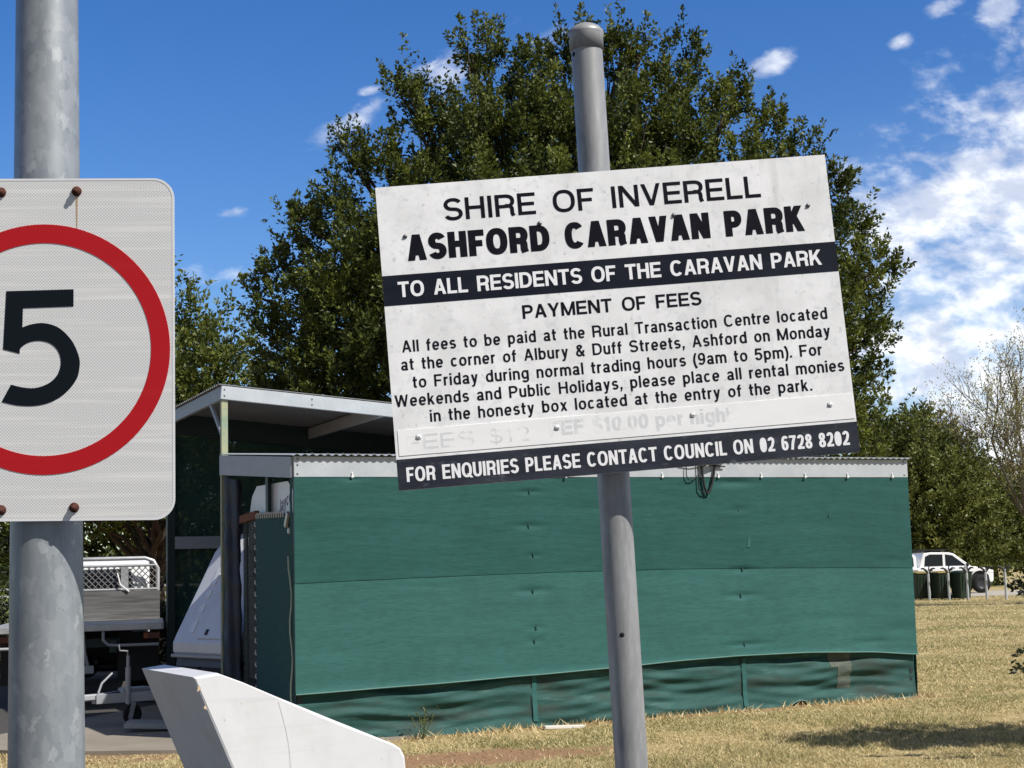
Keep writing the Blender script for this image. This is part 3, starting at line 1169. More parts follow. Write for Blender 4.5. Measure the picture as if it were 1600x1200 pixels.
def build_grass():
    n = 760000
    y = 10.2 * (62 / 10.2) ** (nrg.random(n) ** 1.25)
    x = (nrg.random(n) * 2 - 1) * (y * .36 + .4)
    sh = [tuple((WF @ Vector((a, b, 0)))[:2]) for a, b in ((-.02, 0.05), (7.05, .05), (7.05, 6), (-.02, 6))]
    keep = ~inside(sh, x, y) & ~inside(SLAB, x, y)
    # sparse where the soil is bare
    c, s = math.cos(R(16)), math.sin(R(16))
    dx, dy = x + .55, y - 13.2
    e = np.hypot((dx * c + dy * s) / 1.5, (-dx * s + dy * c) / .55) + .25 * np.sin(x * 7 + y * 3) * np.sin(y * 9)
    keep &= nrg.random(n) < np.clip((e - .75) * 1.5, .04, 1)
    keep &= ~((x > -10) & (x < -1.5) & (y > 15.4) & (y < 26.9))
    x, y = x[keep], y[keep]
    n = len(x)
    patch = np.sin(x * .9 + 1.3) * np.sin(y * 1.1 + x * .5) + .6 * np.sin(x * 2.3 - y * 1.7) + .4 * np.sin(x * 5.1 + y * 3.7)
    c2, s2 = math.cos(R(24)), math.sin(R(24))
    wu, wv = (x + 2.07) * c2 + (y - 14.37) * s2, -(x + 2.07) * s2 + (y - 14.37) * c2
    near = np.exp(-((wv + .75) / .55) ** 2) * ((wu > 1.5) & (wu < 7.5))
    green = np.clip(.20 + .26 * patch + .30 * near * (.6 + .6 * np.sin(wu * 1.9 + .4)), .02, .85)
    bare = (wv > -.28 + .10 * np.sin(wu * 5.1) + .07 * np.sin(wu * 13.7)) & (wu > 0) & (wu < 7.3) & (nrg.random(n) < .72)
    tint = np.where(nrg.random(n) < green, nrg.uniform(0, .45, n), nrg.uniform(.36, 1.0, n))
    bp = np.sin(x * 2.9 + 1.7 * np.sin(y * 1.3)) + np.sin(y * 3.7 + 1.9 * np.sin(x * 1.7)) + .7 * np.sin(x * 7.3 - y * 5.1)
    bare |= (bp > 1.55) & (nrg.random(n) < .75)
    h = nrg.uniform(.009, .028, n) * (1 + .35 * np.clip(patch, -1, 1))
    h = np.where(bare, .001, h)
    h = h * np.where(nrg.random(n) < .06, 1.9, 1.0)
    h = np.where(bare, .0015, h) * np.where(nrg.random(n) < .04, 1.8, 1.0)
    gz = ground_z(x, y)
    w = nrg.uniform(.0028, .0062, n) * np.clip(y / 13, 1, 3.5)
    a = nrg.random(n) * 6.283
    L = nrg.normal(size=(n, 2)) * h[:, None] * .9
    V = np.empty((n, 3, 3))
    V[:, 0] = np.stack([x + np.cos(a) * w, y + np.sin(a) * w, gz], 1)
    V[:, 1] = np.stack([x - np.cos(a) * w, y - np.sin(a) * w, gz], 1)
    V[:, 2] = np.stack([x + L[:, 0], y + L[:, 1], gz + h], 1)
    o = quads_mesh('grass', V.reshape(-1, 3), GRASS_M, tint, per=3)
    tag(o, 'short dry straw coloured lawn grass in front of the shed', 'grass', kind='stuff')
    # longer dead tufts along the foot of the skirt
    n = 1500
    u = nrg.random(n) * 7.2
    dens = .5 + .5 * np.sin(u * 2.1 + .5) * np.sin(u * 5.3)
    k = nrg.random(n) < dens
    u = u[k]
    n = len(u)
    p = np.array([tuple(WF @ Vector((a, -.06 - abs(nrg.normal()) * .12, 0))) for a in u])
    p[:, 2] = ground_z(p[:, 0], p[:, 1])
    h = nrg.uniform(.025, .085, n)
    d = nrg.normal(size=(n, 2)) * h[:, None] * .8
    a = nrg.random(n) * 6.283
    w = nrg.uniform(.006, .011, n)
    V = np.empty((n, 3, 3))
    V[:, 0] = p + np.stack([np.cos(a) * w, np.sin(a) * w, a * 0], 1)
    V[:, 1] = p - np.stack([np.cos(a) * w, np.sin(a) * w, a * 0], 1)
    V[:, 2] = p + np.stack([d[:, 0], d[:, 1], h], 1)
    o = quads_mesh('dead_grass', V.reshape(-1, 3), GRASS_M, nrg.uniform(.6, 1, n), per=3)
    tag(o, 'long dead grass tufts along the foot of the green skirt', 'grass', kind='stuff')


build_grass()

# ------------------------------------------------------------------ speed sign at the left
SPM = (Matrix.Translation((-.81658, 2.66413, 1.90512)) @ Matrix.Rotation(R(1.68), 4, 'Z') @ Matrix.Rotation(R(5.53), 4, 'X')
       @ Matrix.Rotation(R(.863), 4, 'Y'))


def rounded(w, h, r, n=8):
    out = []
    for cx, cz, a0 in ((w / 2 - r, h / 2 - r, 0), (-w / 2 + r, h / 2 - r, 90), (-w / 2 + r, -h / 2 + r, 180), (w / 2 - r, -h / 2 + r, 270)):
        for i in range(n + 1):
            a = R(a0 + 90 * i / n)
            out.append((cx + r * math.cos(a), cz + r * math.sin(a)))
    return out


def speed_sign():
    t = thing('speed_sign', 'white speed sign with red ring and black 5 on thick galvanised pole', 'road sign', SPM)
    mb = MB()
    # one upright pole, a little thicker towards the ground, gone well above the picture
    I = SPM.inverted()
    A, B = Vector((-.8270, 2.770, -.08)), Vector((-.8650, 2.770, 3.9))
    mb.path([A.lerp(B, i / 8) for i in range(9)], [.0745 - (.0745 - .0470) * i / 8 for i in range(9)], 40, True, I)
    mb.build('pole', GALV, t)
    mb = MB()
    mb.prism(rounded(.451, .601, .036), 0, .0022)
    pl = mb.build('plate', RETRO, t)
    mb = MB()
    inner, outer = rounded(.4435, .5935, .033), rounded(.4508, .6008, .036)
    n = len(inner)
    vs = [(x, -.0004, z) for x, z in outer] + [(x, -.0004, z) for x, z in inner]
    mb.add(vs, [(i, n + i, n + (i + 1) % n, (i + 1) % n)[::-1] for i in range(n)])
    mb.build('border', WHITE_INK, pl)
    mb = MB()
    disc_ring(mb, -.0022, 0, .1868, .2198, -.0007, 0)
    mb.build('ring', RED, pl)
    five = [(-.0675, .1026), (.0494, .1053), (.0494, .0752), (-.0386, .0725), (-.0397, .0389)]
    # bowl of the 5: smooth outer and inner curves
    outer = [(-.0397, .0389), (-.0230, .0444), (-.0008, .0460), (.0243, .0374), (.0465, .0147), (.0587, -.0134), (.0595, -.0331),
             (.0537, -.0540), (.0353, -.0765), (.0102, -.0922), (-.0176, -.0987), (-.0481, -.0979), (-.0759, -.0915)]
    inner = [(-.0595, -.0614), (-.0370, -.0668), (-.0148, -.0672), (.0075, -.0585), (.0214, -.0441), (.0272, -.0245),
             (.0231, -.0048), (.0103, .0094), (-.0092, .0151), (-.0286, .0124), (-.0425, .0030), (-.0445, -.0071)]

    def cr(pts, m=5):
        out = []
        q = [pts[0]] + pts + [pts[-1]]
        for i in range(1, len(q) - 2):
            for j in range(m):
                s = j / m
                out.append(tuple(.5 * (2 * q[i][k] + (q[i + 1][k] - q[i - 1][k]) * s + (2 * q[i - 1][k] - 5 * q[i][k] + 4 * q[i + 1][k] - q[i + 2][k]) * s * s
                                       + (3 * q[i][k] - q[i - 1][k] - 3 * q[i + 1][k] + q[i + 2][k]) * s ** 3) for k in (0, 1)))
        return out + [pts[-1]]
    poly = five[:4] + cr(outer) + cr(inner) + [(-.0731, .0004)]
    mb = MB()
    mb.prism(poly, -.0007, .0001)
    mb.build('digit', DIGIT, pl)
    for (x, z) in ((-.0764, .2765), (.0552, .2778), (-.0765, -.2806), (.0500, -.2774)):
        mb = MB()
        M = Matrix.Translation((x, 0, z)) @ Matrix.Rotation(R(90), 4, 'X') @ Matrix.Rotation(rnd.uniform(0, 1), 4, 'Z')
        mb.lathe([(0, .0026), (.0082, .0026), (.0088, .0013), (.0088, -.0005)], 20, M)
        mb.lathe([(0, .0105), (.0042, .0105), (.0044, .0028)], 14, M)
        mb.lathe([(0, .0082), (.0060, .0082), (.0066, .0076), (.0066, .0026)], 6, M)
        mb.build('bolt', RUST, t)
    mb = MB()
    mb.prism([(.0535, .268), (.0572, .268), (.0566, .225), (.0556, .19), (.0545, .225)], -.0004, .0002)
    mb.build('rust_streak', RUST_STREAK, pl)


speed_sign()

# ------------------------------------------------------------------ the caravan park notice
PKM = (Matrix.Translation((.2077, 2.9738, 1.9826)) @ Matrix.Rotation(R(2.58), 4, 'Z') @ Matrix.Rotation(R(-1.26), 4, 'X')
       @ Matrix.Rotation(R(-3.47), 4, 'Y'))


def notice():
    t = thing('notice_sign', 'tilted white and navy caravan park fee notice on leaning grey pipe', 'notice board', TR(.252, 3.01, 0))
    # pipe: leans left going up
    top, low = Vector((.1700, 3.043, 2.586)), Vector((.2122, 3.043, 1.1150))
    d = (top - low).normalized()
    foot = low - d * ((low.z + .05) / d.z)
    t.matrix_world = TR(foot.x, foot.y, 0)
    I = t.matrix_world.inverted()
    mb = MB()
    P = [foot.lerp(top, i / 12) for i in range(13)]
    mb.path(P, .0322, 32, True, I)
    mb.build('pole', PIPE, t)
    ax = Matrix.Translation(top) @ d.to_track_quat('Z', 'Y').to_matrix().to_4x4()
    mb = MB()
    mb.lathe([(.0322, -.034), (.0350, -.034), (.0352, -.006), (.0372, .0), (.0368, .004), (.030, .013), (.018, .020), (.0, .0225)], 36, I @ ax)
    cap = mb.build('cap', PIPE, t)
    mb = MB()
    mb.lathe([(0, .0018), (.0028, .0016), (.0030, 0)], 10, I @ ax @ Matrix.Translation((.003, -.0352, -.008)) @ Matrix.Rotation(R(90), 4, 'X'))
    mb.build('screw', RUST, cap)
    for (s, r, ang) in ((top - d * .046, .0050, -62), (low + d * .255, .0046, -8)):
        mb = MB()
        M = I @ Matrix.Translation(s) @ Matrix.Rotation(R(ang), 4, 'Z') @ Matrix.Translation((0, -.0319, 0)) @ Matrix.Rotation(R(90), 4, 'X')
        mb.lathe([(0, .0006), (r, .0006), (r, -.001)], 16, M)
        mb.build('hole', DARK, t)
    IP = I @ PKM
    mb = MB()
    mb.box((0, .003, 0), (.900, .006, .600), IP)
    pn = mb.build('panel', PANEL_W, t)

    for z in (.20, -.20):
        mb = MB()
        mb.box((0, .021, z), (.86, .028, .040), IP, bev=.002)
        mb.build('bracket', GALV_SHEET, t)

    def part(mb2, nm, m):
        return mb2.build(nm, m, pn)

    def wq(name, m, x0, x1, z0, z1, y0, y1):
        b = MB()
        b.box(((x0 + x1) / 2, (y0 + y1) / 2, (z0 + z1) / 2), (x1 - x0, y1 - y0, z1 - z0), IP)
        return part(b, name, m)

    wq('band', NAVY, -.4499, .4499, .0612, .1212, -.0005, .0001)
    wq('band', NAVY_FADED, -.4499, .4499, -.2997, -.2400, -.0005, .0001)
    wq('overlay_strip', STRIP_W, -.4435, .4470, -.2335, -.1840, -.0010, .0001)

    def line(txt, x0, x1, b0, cap, wt, m=INK, y=0.0, **k):
        words = range(len(txt.split())) if cap > .026 and m is not WHITE_INK else [None]
        for w in words:
            b = MB()
            text_mb(txt, x0, x1, b0, cap, wt, b, y=y, word=w, **k)
            for i in range(len(b.v)):
                b.v[i] = tuple(IP @ Vector(b.v[i]))
            part(b, 'lettering', m)

    line('SHIRE OF INVERELL', -.3190, .3126, .2230, .0440, .172, gap=.12, space=.72)
    line('ASHFORD CARAVAN PARK', -.3972, .3935, .1478,   .0520, .268, gap=.085, space=.66)
    line('TO ALL RESIDENTS OF THE CARAVAN PARK', -.4210, .4184, .0765, .0308, .200, WHITE_INK, -.0005, gap=.09, space=.64)
    line('PAYMENT OF FEES', -.1822, .1713, .0152, .0268, .185, gap=.11, space=.72)
    body = dict(gap=.155, space=.70)
    line('All fees to be paid at the Rural Transaction Centre located', -.4220, .4167, -.0322, .0230, .164, **body)
    line('at the corner of Albury & Duff Streets, Ashford on Monday', -.4264, .4188, -.0676, .0230, .164, **body)
    line('to Friday during normal trading hours (9am to 5pm). For', -.4063, .3984, -.1034, .0230, .164, **body)
    line('Weekends and Public Holidays, please place all rental monies', -.4439, .4384, -.1382, .0230, .164, **body)
    line('in the honesty box located at the entry of the park.', -.3785, .3707, -.1718, .0230, .164, **body)
    line('FOR ENQUIRIES PLEASE CONTACT COUNCIL ON 02 6728 8202', -.4326, .4286, -.2845, .0278, .190, WHITE_INK, -.0005, gap=.105, space=.62)
    # ghost of the old fee, showing as worn relief on the white strip
    line('FEES $12', -.428, -.190, -.2240, .0290, .165, GHOST, -.0010, gap=.12, space=.7, depth=.00008)
    line('FEE $10.00 per night', -.150, .205, -.2190, .0290, .230, GHOST, -.0010, gap=.08, space=.45, depth=.0001)
    for i, (x, z) in enumerate(((-.399, .197), (.404, .198), (-.133, .203), (.134, .199), (-.404, -.200), (-.136, -.204), (.130, -.201), (.401, -.203))):
        b = MB()
        M = IP @ Matrix.Translation((x, -.0006, z)) @ Matrix.Rotation(R(90), 4, 'X')
        r = .0042 if i < 4 else .0058
        b.lathe([(0, .0026), (r * .55, .0024), (r, .0008), (r * 1.05, 0)], 14, M)
        b.box((0, 0, .0027), (r * 1.3, .0008, .0008), M)
        b.build('screw', SCREW if i < 4 else mat('painted_screw', (.66, .66, .66), .5, .1, .5, [('noise', (420, 420, 420), .52, .6, (.10, .10, .10), .9)]), t)


notice()

# ------------------------------------------------------------------ white steel honesty box in the foreground
def honesty_box():
    M = TR(-.6278, 3.0, 0, math.atan2(.47, .882))
    t = thing('honesty_box', 'white painted steel box with sloping top, scuffed, in the foreground', 'box', M)
    prof = [(0, 1.311), (.048, 1.3165), (.099, 1.296), (.164, 1.266), (.285, 1.212), (.395, 1.164), (.418, 1.154), (.434, 1.143), (.442, 1.127),
            (.444, 1.104), (.444, .86), (.30, .80), (.22, .80), (.075, 1.134)]
    D = .392
    mb = MB()
    n = len(prof)
    # rounded long edges: three rings per profile point
    cx = sum(p[0] for p in prof) / n
    cz = sum(p[1] for p in prof) / n

    def inset(p, b):
        v = Vector((cx - p[0], cz - p[1]))
        v.normalize()
        return (p[0] + v.x * b, p[1] + v.y * b)
    rings = []
    for (b, y) in ((.006, 0), (.0016, .0018), (0, .006), (0, D - .006), (.0016, D - .0018), (.006, D)):
        rings.append([(inset(p, b)[0], y, inset(p, b)[1]) for p in prof])
    vs = [p for r in rings for p in r]
    fs = []
    for i in range(len(rings) - 1):
        for k in range(n):
            k2 = (k + 1) % n
            fs.append((i * n + k, i * n + k2, (i + 1) * n + k2, (i + 1) * n + k))
    fs.append(tuple(range(n - 1, -1, -1)))
    fs.append(tuple(range((len(rings) - 1) * n, len(rings) * n)))
    mb.add(vs, fs)
    body = mb.build('body', BOX_W, t)
    mb = MB()
    mb.box((.26, D / 2, .40), (.09, .09, .80), bev=.006)
    mb.box((.26, D / 2, .008), (.22, .22, .016), bev=.003)
    mb.build('post', BOX_W, t)
    # money slot in the sloping top and a rust bleed on the corner seam
    mb = MB()
    mb.box((.22, D * .5, 1.2412), (.10, .012, .004), rot=Matrix.Rotation(R(24.5), 3, 'Y'))
    mb.build('slot', DARK, body)
    mb = MB()
    cv = [(.170 + .020 * t_ + .012 * math.sin(t_ * 3), 1.255 - .19 * t_) for t_ in [i / 12 for i in range(13)]]
    mb.add([p for (x, z) in cv for p in ((x, -.0005, z), (x + .0011, -.0005, z))], [(2 * i, 2 * i + 2, 2 * i + 3, 2 * i + 1) for i in range(12)])
    mb.build('scratch', mat('grey_scratch', (.50, .495, .485), .6), body)
    for (x, z, r) in ((.0105, 1.289, .0042), (.024, 1.252, .0032), (.062, 1.226, .0012), (.095, 1.256, .001)):
        mb = MB()
        mb.add([(x + r * (1 + .5 * math.sin(3 * a + z * 99)) * math.cos(a) * .8, -.0005, z + r * (1 + .4 * math.sin(2 * a + x * 90)) * math.sin(a) * 1.5) for a in [6.283 * k / 14 for k in range(14)]], [tuple(range(14))])
        mb.build('rust_mark', STAIN, body)


honesty_box()

# ------------------------------------------------------------------ annexe: the green cloth-clad lean-to
LU, LV = 7.08, 2.92


def corrugated(mb, u0, u1, v0, v1, z00, z01, z10=None, z11=None, pitch=.076, amp=.0085, along='v', th=.0012):
    """sheet whose ribs run along v (or u); corners z00 (u0,v0) z10 (u1,v0) z01 (u0,v1) z11 (u1,v1)"""
    z10 = z00 if z10 is None else z10
    z11 = z01 if z11 is None else z11
    n = int((u1 - u0 if along == 'v' else v1 - v0) / pitch * 6)

    def fn(dz):
        def f(a, b):
            z = z00 * (1 - a) * (1 - b) + z10 * a * (1 - b) + z01 * (1 - a) * b + z11 * a * b
            x, y = u0 + (u1 - u0) * a, v0 + (v1 - v0) * b
            return (x, y, z + dz + amp * math.sin(2 * math.pi * (x if along == 'v' else y) / pitch))
        return f
    nu, nv = (n, 2) if along == 'v' else (2, n)
    mb.grid(fn(th), nu, nv)
    mb.grid(fn(-th), nu, nv, flip=True)
    # closed ends
    a = fn(th)
    b = fn(-th)
    for k in range(n):
        s0, s1 = k / n, (k + 1) / n
        for e in (0, 1):
            q = [(s0, e), (s1, e)] if along == 'v' else [(e, s0), (e, s1)]
            mb.add([b(*q[0]), b(*q[1]), a(*q[1]), a(*q[0])], [(0, 1, 2, 3)])
    return mb


def hem_z(u):
    pts = [(0, .412), (1.2, .437), (2.4, .470), (3.31, .497), (4.2, .535), (4.75, .548), (5.6, .545), (6.4, .515), (7.09, .459)]
    for (a, p), (b, q) in zip(pts, pts[1:]):
        if u <= b:
            s = (u - a) / (b - a)
            s = s * s * (3 - 2 * s) * .4 + s * .6
            return p + (q - p) * s
    return pts[-1][1]


def dimples(u, z, pts):
    d = 0.0
    for (a, b, ru, rz, h) in pts:
        q = ((u - a) / ru) ** 2 + ((z - b) / rz) ** 2
        if q < 9:
            d += h * math.exp(-q)
    return d


FIX = [(2.42, 2.27, .13, .02, .012), (2.40, 1.93, .17, .03, .014), (2.44, 1.64, .07, .02, .010), (2.43, 1.29, .19, .035, .016), (2.45, .93, .10, .022, .010),
       (2.43, .80, .08, .018, .010), (4.84, 2.07, .12, .03, .011), (4.86, 1.44, .15, .03, .014), (4.83, 1.17, .22, .03, .015), (4.85, .66, .24, .025, .018), (4.78, 2.36, .26, .04, .022),
       (.55, 2.40, .10, .02, .015), (6.85, .75, .20, .06, .010), (6.8, 1.5, .25, .05, .006), (1.3, 1.36, .30, .015, .006), (3.6, 1.2, .4, .03, .004), (5.9, .9, .5, .05, .006),
       (6.5, .62, .30, .03, .010), (1.0, 1.95, .5, .06, .005), (3.3, 2.1, .6, .05, .005), (5.8, 1.9, .5, .08, .006), (.3, .8, .25, .12, .006)]


def annexe():
    t = thing('annexe', 'low lean-to clad in green shade cloth under a corrugated roof', 'shed', WF)
    mb = MB()
    corrugated(mb, -.03, LU + .02, -.075, LV - .02, 2.622, 2.862)
    mb.build('roof', GALV_SHEET, t)
    mb = MB()
    mb.box((LU / 2, -.012, 2.512), (LU, .028, .196), bev=.003)
    mb.box((LU / 2, .012, 2.418), (LU, .05, .012))
    fa = mb.build('front_fascia', GALV_SHEET, t)
    mb = MB()
    mb.prism([(-.0, 2.41), (LV - .03, 2.628), (LV - .03, 2.845), (-.0, 2.607)], -.022, .0,
             Matrix(((0, 1, 0, 0), (1, 0, 0, 0.003), (0, 0, 1, 0), (0, 0, 0, 1))))
    sf = mb.build('side_fascia', ZINC_DULL, t)
    for (x, z) in ((.035, 2.585), (.035, 2.53), (.035, 2.445), (7.03, 2.59), (7.03, 2.44)):
        mb = MB()
        mb.lathe([(0, .006), (.008, .005), (.010, 0)], 8, Matrix.Translation((x, -.0265, z)) @ Matrix.Rotation(R(90), 4, 'X'))
        mb.build('rivet', SCREW, fa)
    # roof screws on the crests near the front edge
    for i in range(2, 92, 2):
        u = (i + .25) * .076
        mb = MB()
        mb.tube((u, -.045, 2.632), (u, -.046, 2.644), .007, .006, 6)
        mb.build('roof_screw', SCREW, t)
    # upper cloth: one wide piece hung from the fascia, doubled over its top half
    rr = random.Random(3)
    ph = [rr.uniform(0, 6.28) for _ in range(8)]

    def wob(u, z):
        return (.007 * math.sin(u * 1.7 + ph[0] + z) + .004 * math.sin(u * 4.3 + z * 2.2 + ph[1])
                + .0011 * math.sin(z * 21 + 1.6 * math.sin(u * 1.9) + ph[2]) * math.sin(u * 1.3 + z * 2 + ph[5])
                + .0007 * math.sin(z * 47 + 2.2 * math.sin(u * 2.6 + z) + ph[3]) * math.sin(u * 2.1 - z * 3 + ph[6])
                + .0004 * math.sin(z * 97 - 2.5 * math.sin(u * 3.3) + ph[4]))

    def edge_top(u):
        return 1.428 + .05 * math.sin(min(1, u / 7.08) * math.pi) - .018 * u / 7.08

    def low(a, b):
        u = a * LU
        z0, z1 = hem_z(u), 2.30
        z = z0 + (z1 - z0) * b
        h = max(0, 1 - (z - z0) / .06)
        return (u, -.020 + wob(u, z) + dimples(u, z, FIX) - .010 * h * h, z)

    def upp(a, b):
        u = a * LU
        sag = .006 * abs(math.sin(u * math.pi / .585))
        z0, z1 = edge_top(u), 2.415 - sag
        z = z0 + (z1 - z0) * b
        return (u, -.025 + wob(u, z) + dimples(u, z, FIX), z)
    mb = MB()
    mb.grid(low, 300, 90)
    lo = mb.build('lower_cloth', CLOTH_L, t, 'lighter green single layer of shade cloth')
    mb = MB()
    mb.grid(upp, 300, 60)
    mb.build('upper_cloth', CLOTH_D, t, 'darker green doubled shade cloth')
    mb = MB()
    mb.path([(a * LU / 60, low(a / 60, 0)[1] - .002, low(a / 60, 0)[2]) for a in range(61)], .0075, 6)
    mb.build('hem', HEM, lo)
    # skirt: set back, creased along its length
    segs = [(0.02, 2.44), (2.42, 4.86), (4.84, 7.06)]
    for si, (ua, ub) in enumerate(segs):
        q = [rr.uniform(0, 6.28) for _ in range(6)]

        def sk(a, b, ua=ua, ub=ub, q=q, si=si):
            u = ua + (ub - ua) * a
            zb = -.078 + .030 * (u / 7.08) + .045 * max(0, u / 7.08 - .5) + .010 * math.sin(u * 2.3 + q[0])
            if si == 2:
                zb += .085 * math.exp(-((u - 5.52) / .14) ** 2)
            if si > 0:
                zb += .012
            z = zb + (.62 - zb) * b
            e = math.sin(a * math.pi) ** .5
            amp = .020 if si < 2 else .026
            y = .035 + e * (amp * math.sin(z * 17 + 1.1 * math.sin(u * 1.4 + q[1]) + q[2]) + .010 * math.sin(z * 39 + 1.9 * math.sin(u * 2.6 + q[3]) + q[4]) + .006 * math.sin(z * 63 + 2.5 * math.sin(u * 3.7 + q[5])))
            y += .010 * math.sin(u * 8 + z * 6 + q[5]) * e
            if si == 2:
                y += -.045 * math.exp(-((u - 5.5) / .28) ** 2 - ((z - .09) / .10) ** 2)
            y -= .02 * (1 - b) ** 4
            return (u, y - .004 * si, z)
        mb = MB()
        mb.grid(sk, 110, 60)
        s = mb.build('skirt', CLOTH_S, t)
        mb = MB()
        mb.path([(sk(a / 30, 0)[0], sk(a / 30, 0)[1] - .002, sk(a / 30, 0)[2] + .006) for a in range(31)], .007, 6)
        mb.build('hem', HEM, s)
        mb = MB()
        for uu in ((ua + .012,) if si else (ua + .03,)):
            mb.grid(lambda a, b: (uu + .05 * (a - .5), sk((uu - ua) / (ub - ua), b)[1] - .006, .0 + .5 * b + .02), 2, 20)
        mb.build('seam', CLOTH_L, s)
        if si == 2:
            wm = mat('worn_cloth_patch', (.10, .115, .092), .85, 0, .2, [('noise', (8, 8, 60), .4, .65, (.045, .075, .065), .8), ('noise', (5, 5, 5), .45, .65, (.14, .14, .115), .6)])
            mb = MB()
            for (a0, a1, c0, c1) in ((5.93, 6.215, .37, .56), (6.02, 6.20, .14, .37)):
                def pt(a, b, a0=a0, a1=a1, c0=c0, c1=c1):
                    u = a0 + (a1 - a0) * a
                    p = sk((u - ua) / (ub - ua), 0)
                    zt = (c0 + (c1 - c0) * b - p[2]) / (.62 - p[2])
                    p = sk((u - ua) / (ub - ua), zt)
                    return (p[0], p[1] - .004, p[2])
                mb.grid(pt, 8, 10)
            mb.build('worn_patch', wm, s)
    # timber rail at the foot of the right half
    mb = MB()
    mb.box((5.6, .075, .035), (2.9, .05, .11), rot=Matrix.Rotation(R(.3), 3, 'Y'), bev=.006)
    mb.box((3.75, .07, .02), (.9, .05, .05), bev=.006)
    mb.build('bottom_rail', TIMBER, t)
    # other sides
    mb = MB()
    mb.grid(lambda a, b: (LU - .015 + .01 * math.sin(b * 9), .0 + a * LV, .0 + b * (2.45 + .2 * a)), 20, 20)
    mb.build('end_cloth', CLOTH_D, t)
    for (u, v, h) in ((.05, .06, 2.42), (LU - .06, .06, 2.42), (2.42, .06, 2.42), (4.84, .06, 2.42), (LU - .06, LV - .06, 2.6), (4.84, LV - .06, 2.6)):
        mb = MB()
        mb.box((u, v, h / 2), (.06, .06, h), bev=.004)
        mb.build('frame_post', STEEL_D, t)
    mb = MB()
    mb.box((.095, 1.25, 1.30), (.04, .10, 2.6), bev=.005)
    mb.build('inner_post', STEEL_D, t)
    # cloth strip wrapped round the near corner, with its loose cord
    mb = MB()
    mb.grid(lambda a, b: (-.012 + .004 * math.sin(b * 12), .09 * (1 - a) - .02, .02 + b * 2.40), 4, 24)
    mb.build('corner_cloth', CLOTH_G, t)
    mb = MB()
    mb.path([(-.022 + .01 * math.sin(i * 1.3), .035 + .012 * math.sin(i * .9) + (.06 if i > 10 else 0) * (i - 10) / 4, .03 + i * .118) for i in range(15)], .009, 6)
    mb.build('cord', CORD, t)
    # ties along the fascia
    for i in range(12):
        u = .52 + i * .575 + rr.uniform(-.06, .06)
        mb = MB()
        mb.path([(u, -.030, 2.46), (u + .004, -.045, 2.43), (u, -.040, 2.405)], .0055, 6)
        mb.box((u + .003, -.042, 2.418), (.026, .012, .020), rot=Matrix.Rotation(rr.uniform(-.6, .6), 3, 'Y'), bev=.003)
        mb.build('cable_tie', REFLEX, t)
    # screws with washers holding the cloth to the posts
    for (u, z, ru, rz, h) in FIX[:10]:
        mb = MB()
        mb.box((u, -.036 + dimples(u, z, FIX), z), (.012, .008, .045), bev=.002)
        mb.build('cloth_clip', CLOTH_S, t)
    # small worn streaks on the cloth
    for (u, z, w, hh) in ((4.94, 1.74, .05, .13), (6.0, 2.02, .015, .04)):
        mb = MB()
        mb.prism([(u - w / 2, z - hh / 2), (u + w / 2, z - hh / 2), (u + w * .45, z + hh / 2), (u + w * .15, z + hh / 2)], -.0365, -.0345)
        mb.build('worn_mark', CLOTH_L, t)
    # folding bracket on the fascia and its hanging loop
    ub = 4.42
    mb = MB()
    mb.box((ub, -.045, 2.56), (.06, .04, .07), bev=.004)
    mb.box((ub + .15, -.10, 2.605), (.25, .05, .030), rot=Matrix.Rotation(R(-12), 3, 'Y') @ Matrix.Rotation(R(6), 3, 'Z'), bev=.006)
    mb.tube((ub + .05, -.06, 2.545), (ub + .26, -.05, 2.525), .008, n=6)
    br = mb.build('bracket', BLACK, t)
    mb = MB()
    mb.path([(ub - .02, -.045, 2.58), (ub - .018, -.050, 2.44), (ub + .0, -.055, 2.30), (ub + .025, -.060, 2.245), (ub + .05, -.060, 2.25), (ub + .09, -.055, 2.34), (ub + .12, -.050, 2.44), (ub + .15, -.045, 2.58)], .0125, 8)
    mb.build('strap', BLACK, br)  # black loop also stands in for the cable's shadow on the cloth
    mb = MB()
    mb.path([(ub - .07, -.045, 2.57), (ub - .07, -.050, 2.40), (ub - .068, -.055, 2.29), (ub - .03, -.06, 2.255), (ub + .02, -.06, 2.245)], .006, 6)
    mb.build('wire', BLACK, br)
    mb = MB()
    mb.path([(ub - .32, -.05, 2.57), (ub - .28, -.05, 2.545), (ub - .15, -.05, 2.53), (ub - .04, -.05, 2.545)], .0055, 6)
    mb.path([(ub - .21, -.05, 2.54), (ub - .215, -.055, 2.43), (ub - .19, -.055, 2.385), (ub - .14, -.055, 2.385), (ub - .08, -.05, 2.43)], .0055, 6)
    mb.build('wire', BLACK, br)
    # gate in the open left end
    mb = MB()
    mb.prism([(.10, .10), (1.55, .10), (1.55, 2.125), (.10, 2.09)], -.015, .0, Matrix(((0, 1, 0, .055), (1, 0, 0, 0), (0, 0, 1, 0), (0, 0, 0, 1))))
    gt = mb.build('gate', CLOTH_G, t)
    mb = MB()
    for z in [.12 + i * .118 for i in range(17)]:
        mb.path([(.036, 1.535, z), (.030, 1.56, z + .02), (.040, 1.575, z + .045)], .0085, 5)
    for i in range(13):
        v = 1.50 - i * .085
        zt = 2.09 + .035 * (v - .1) / 1.45
        mb.path([(.034, v, zt - .035), (.030, v - .01, zt + .004), (.045, v - .015, zt + .02)], .0085, 5)
    mb.build('lacing', ROPE, gt)
    mb = MB()
    mb.box((.06, 1.90, 2.12), (.05, .66, .085), rot=Matrix.Rotation(R(-2), 3, 'X'), bev=.005)
    mb.build('timber_rail', TIMBER_R, gt)
    mb = MB()
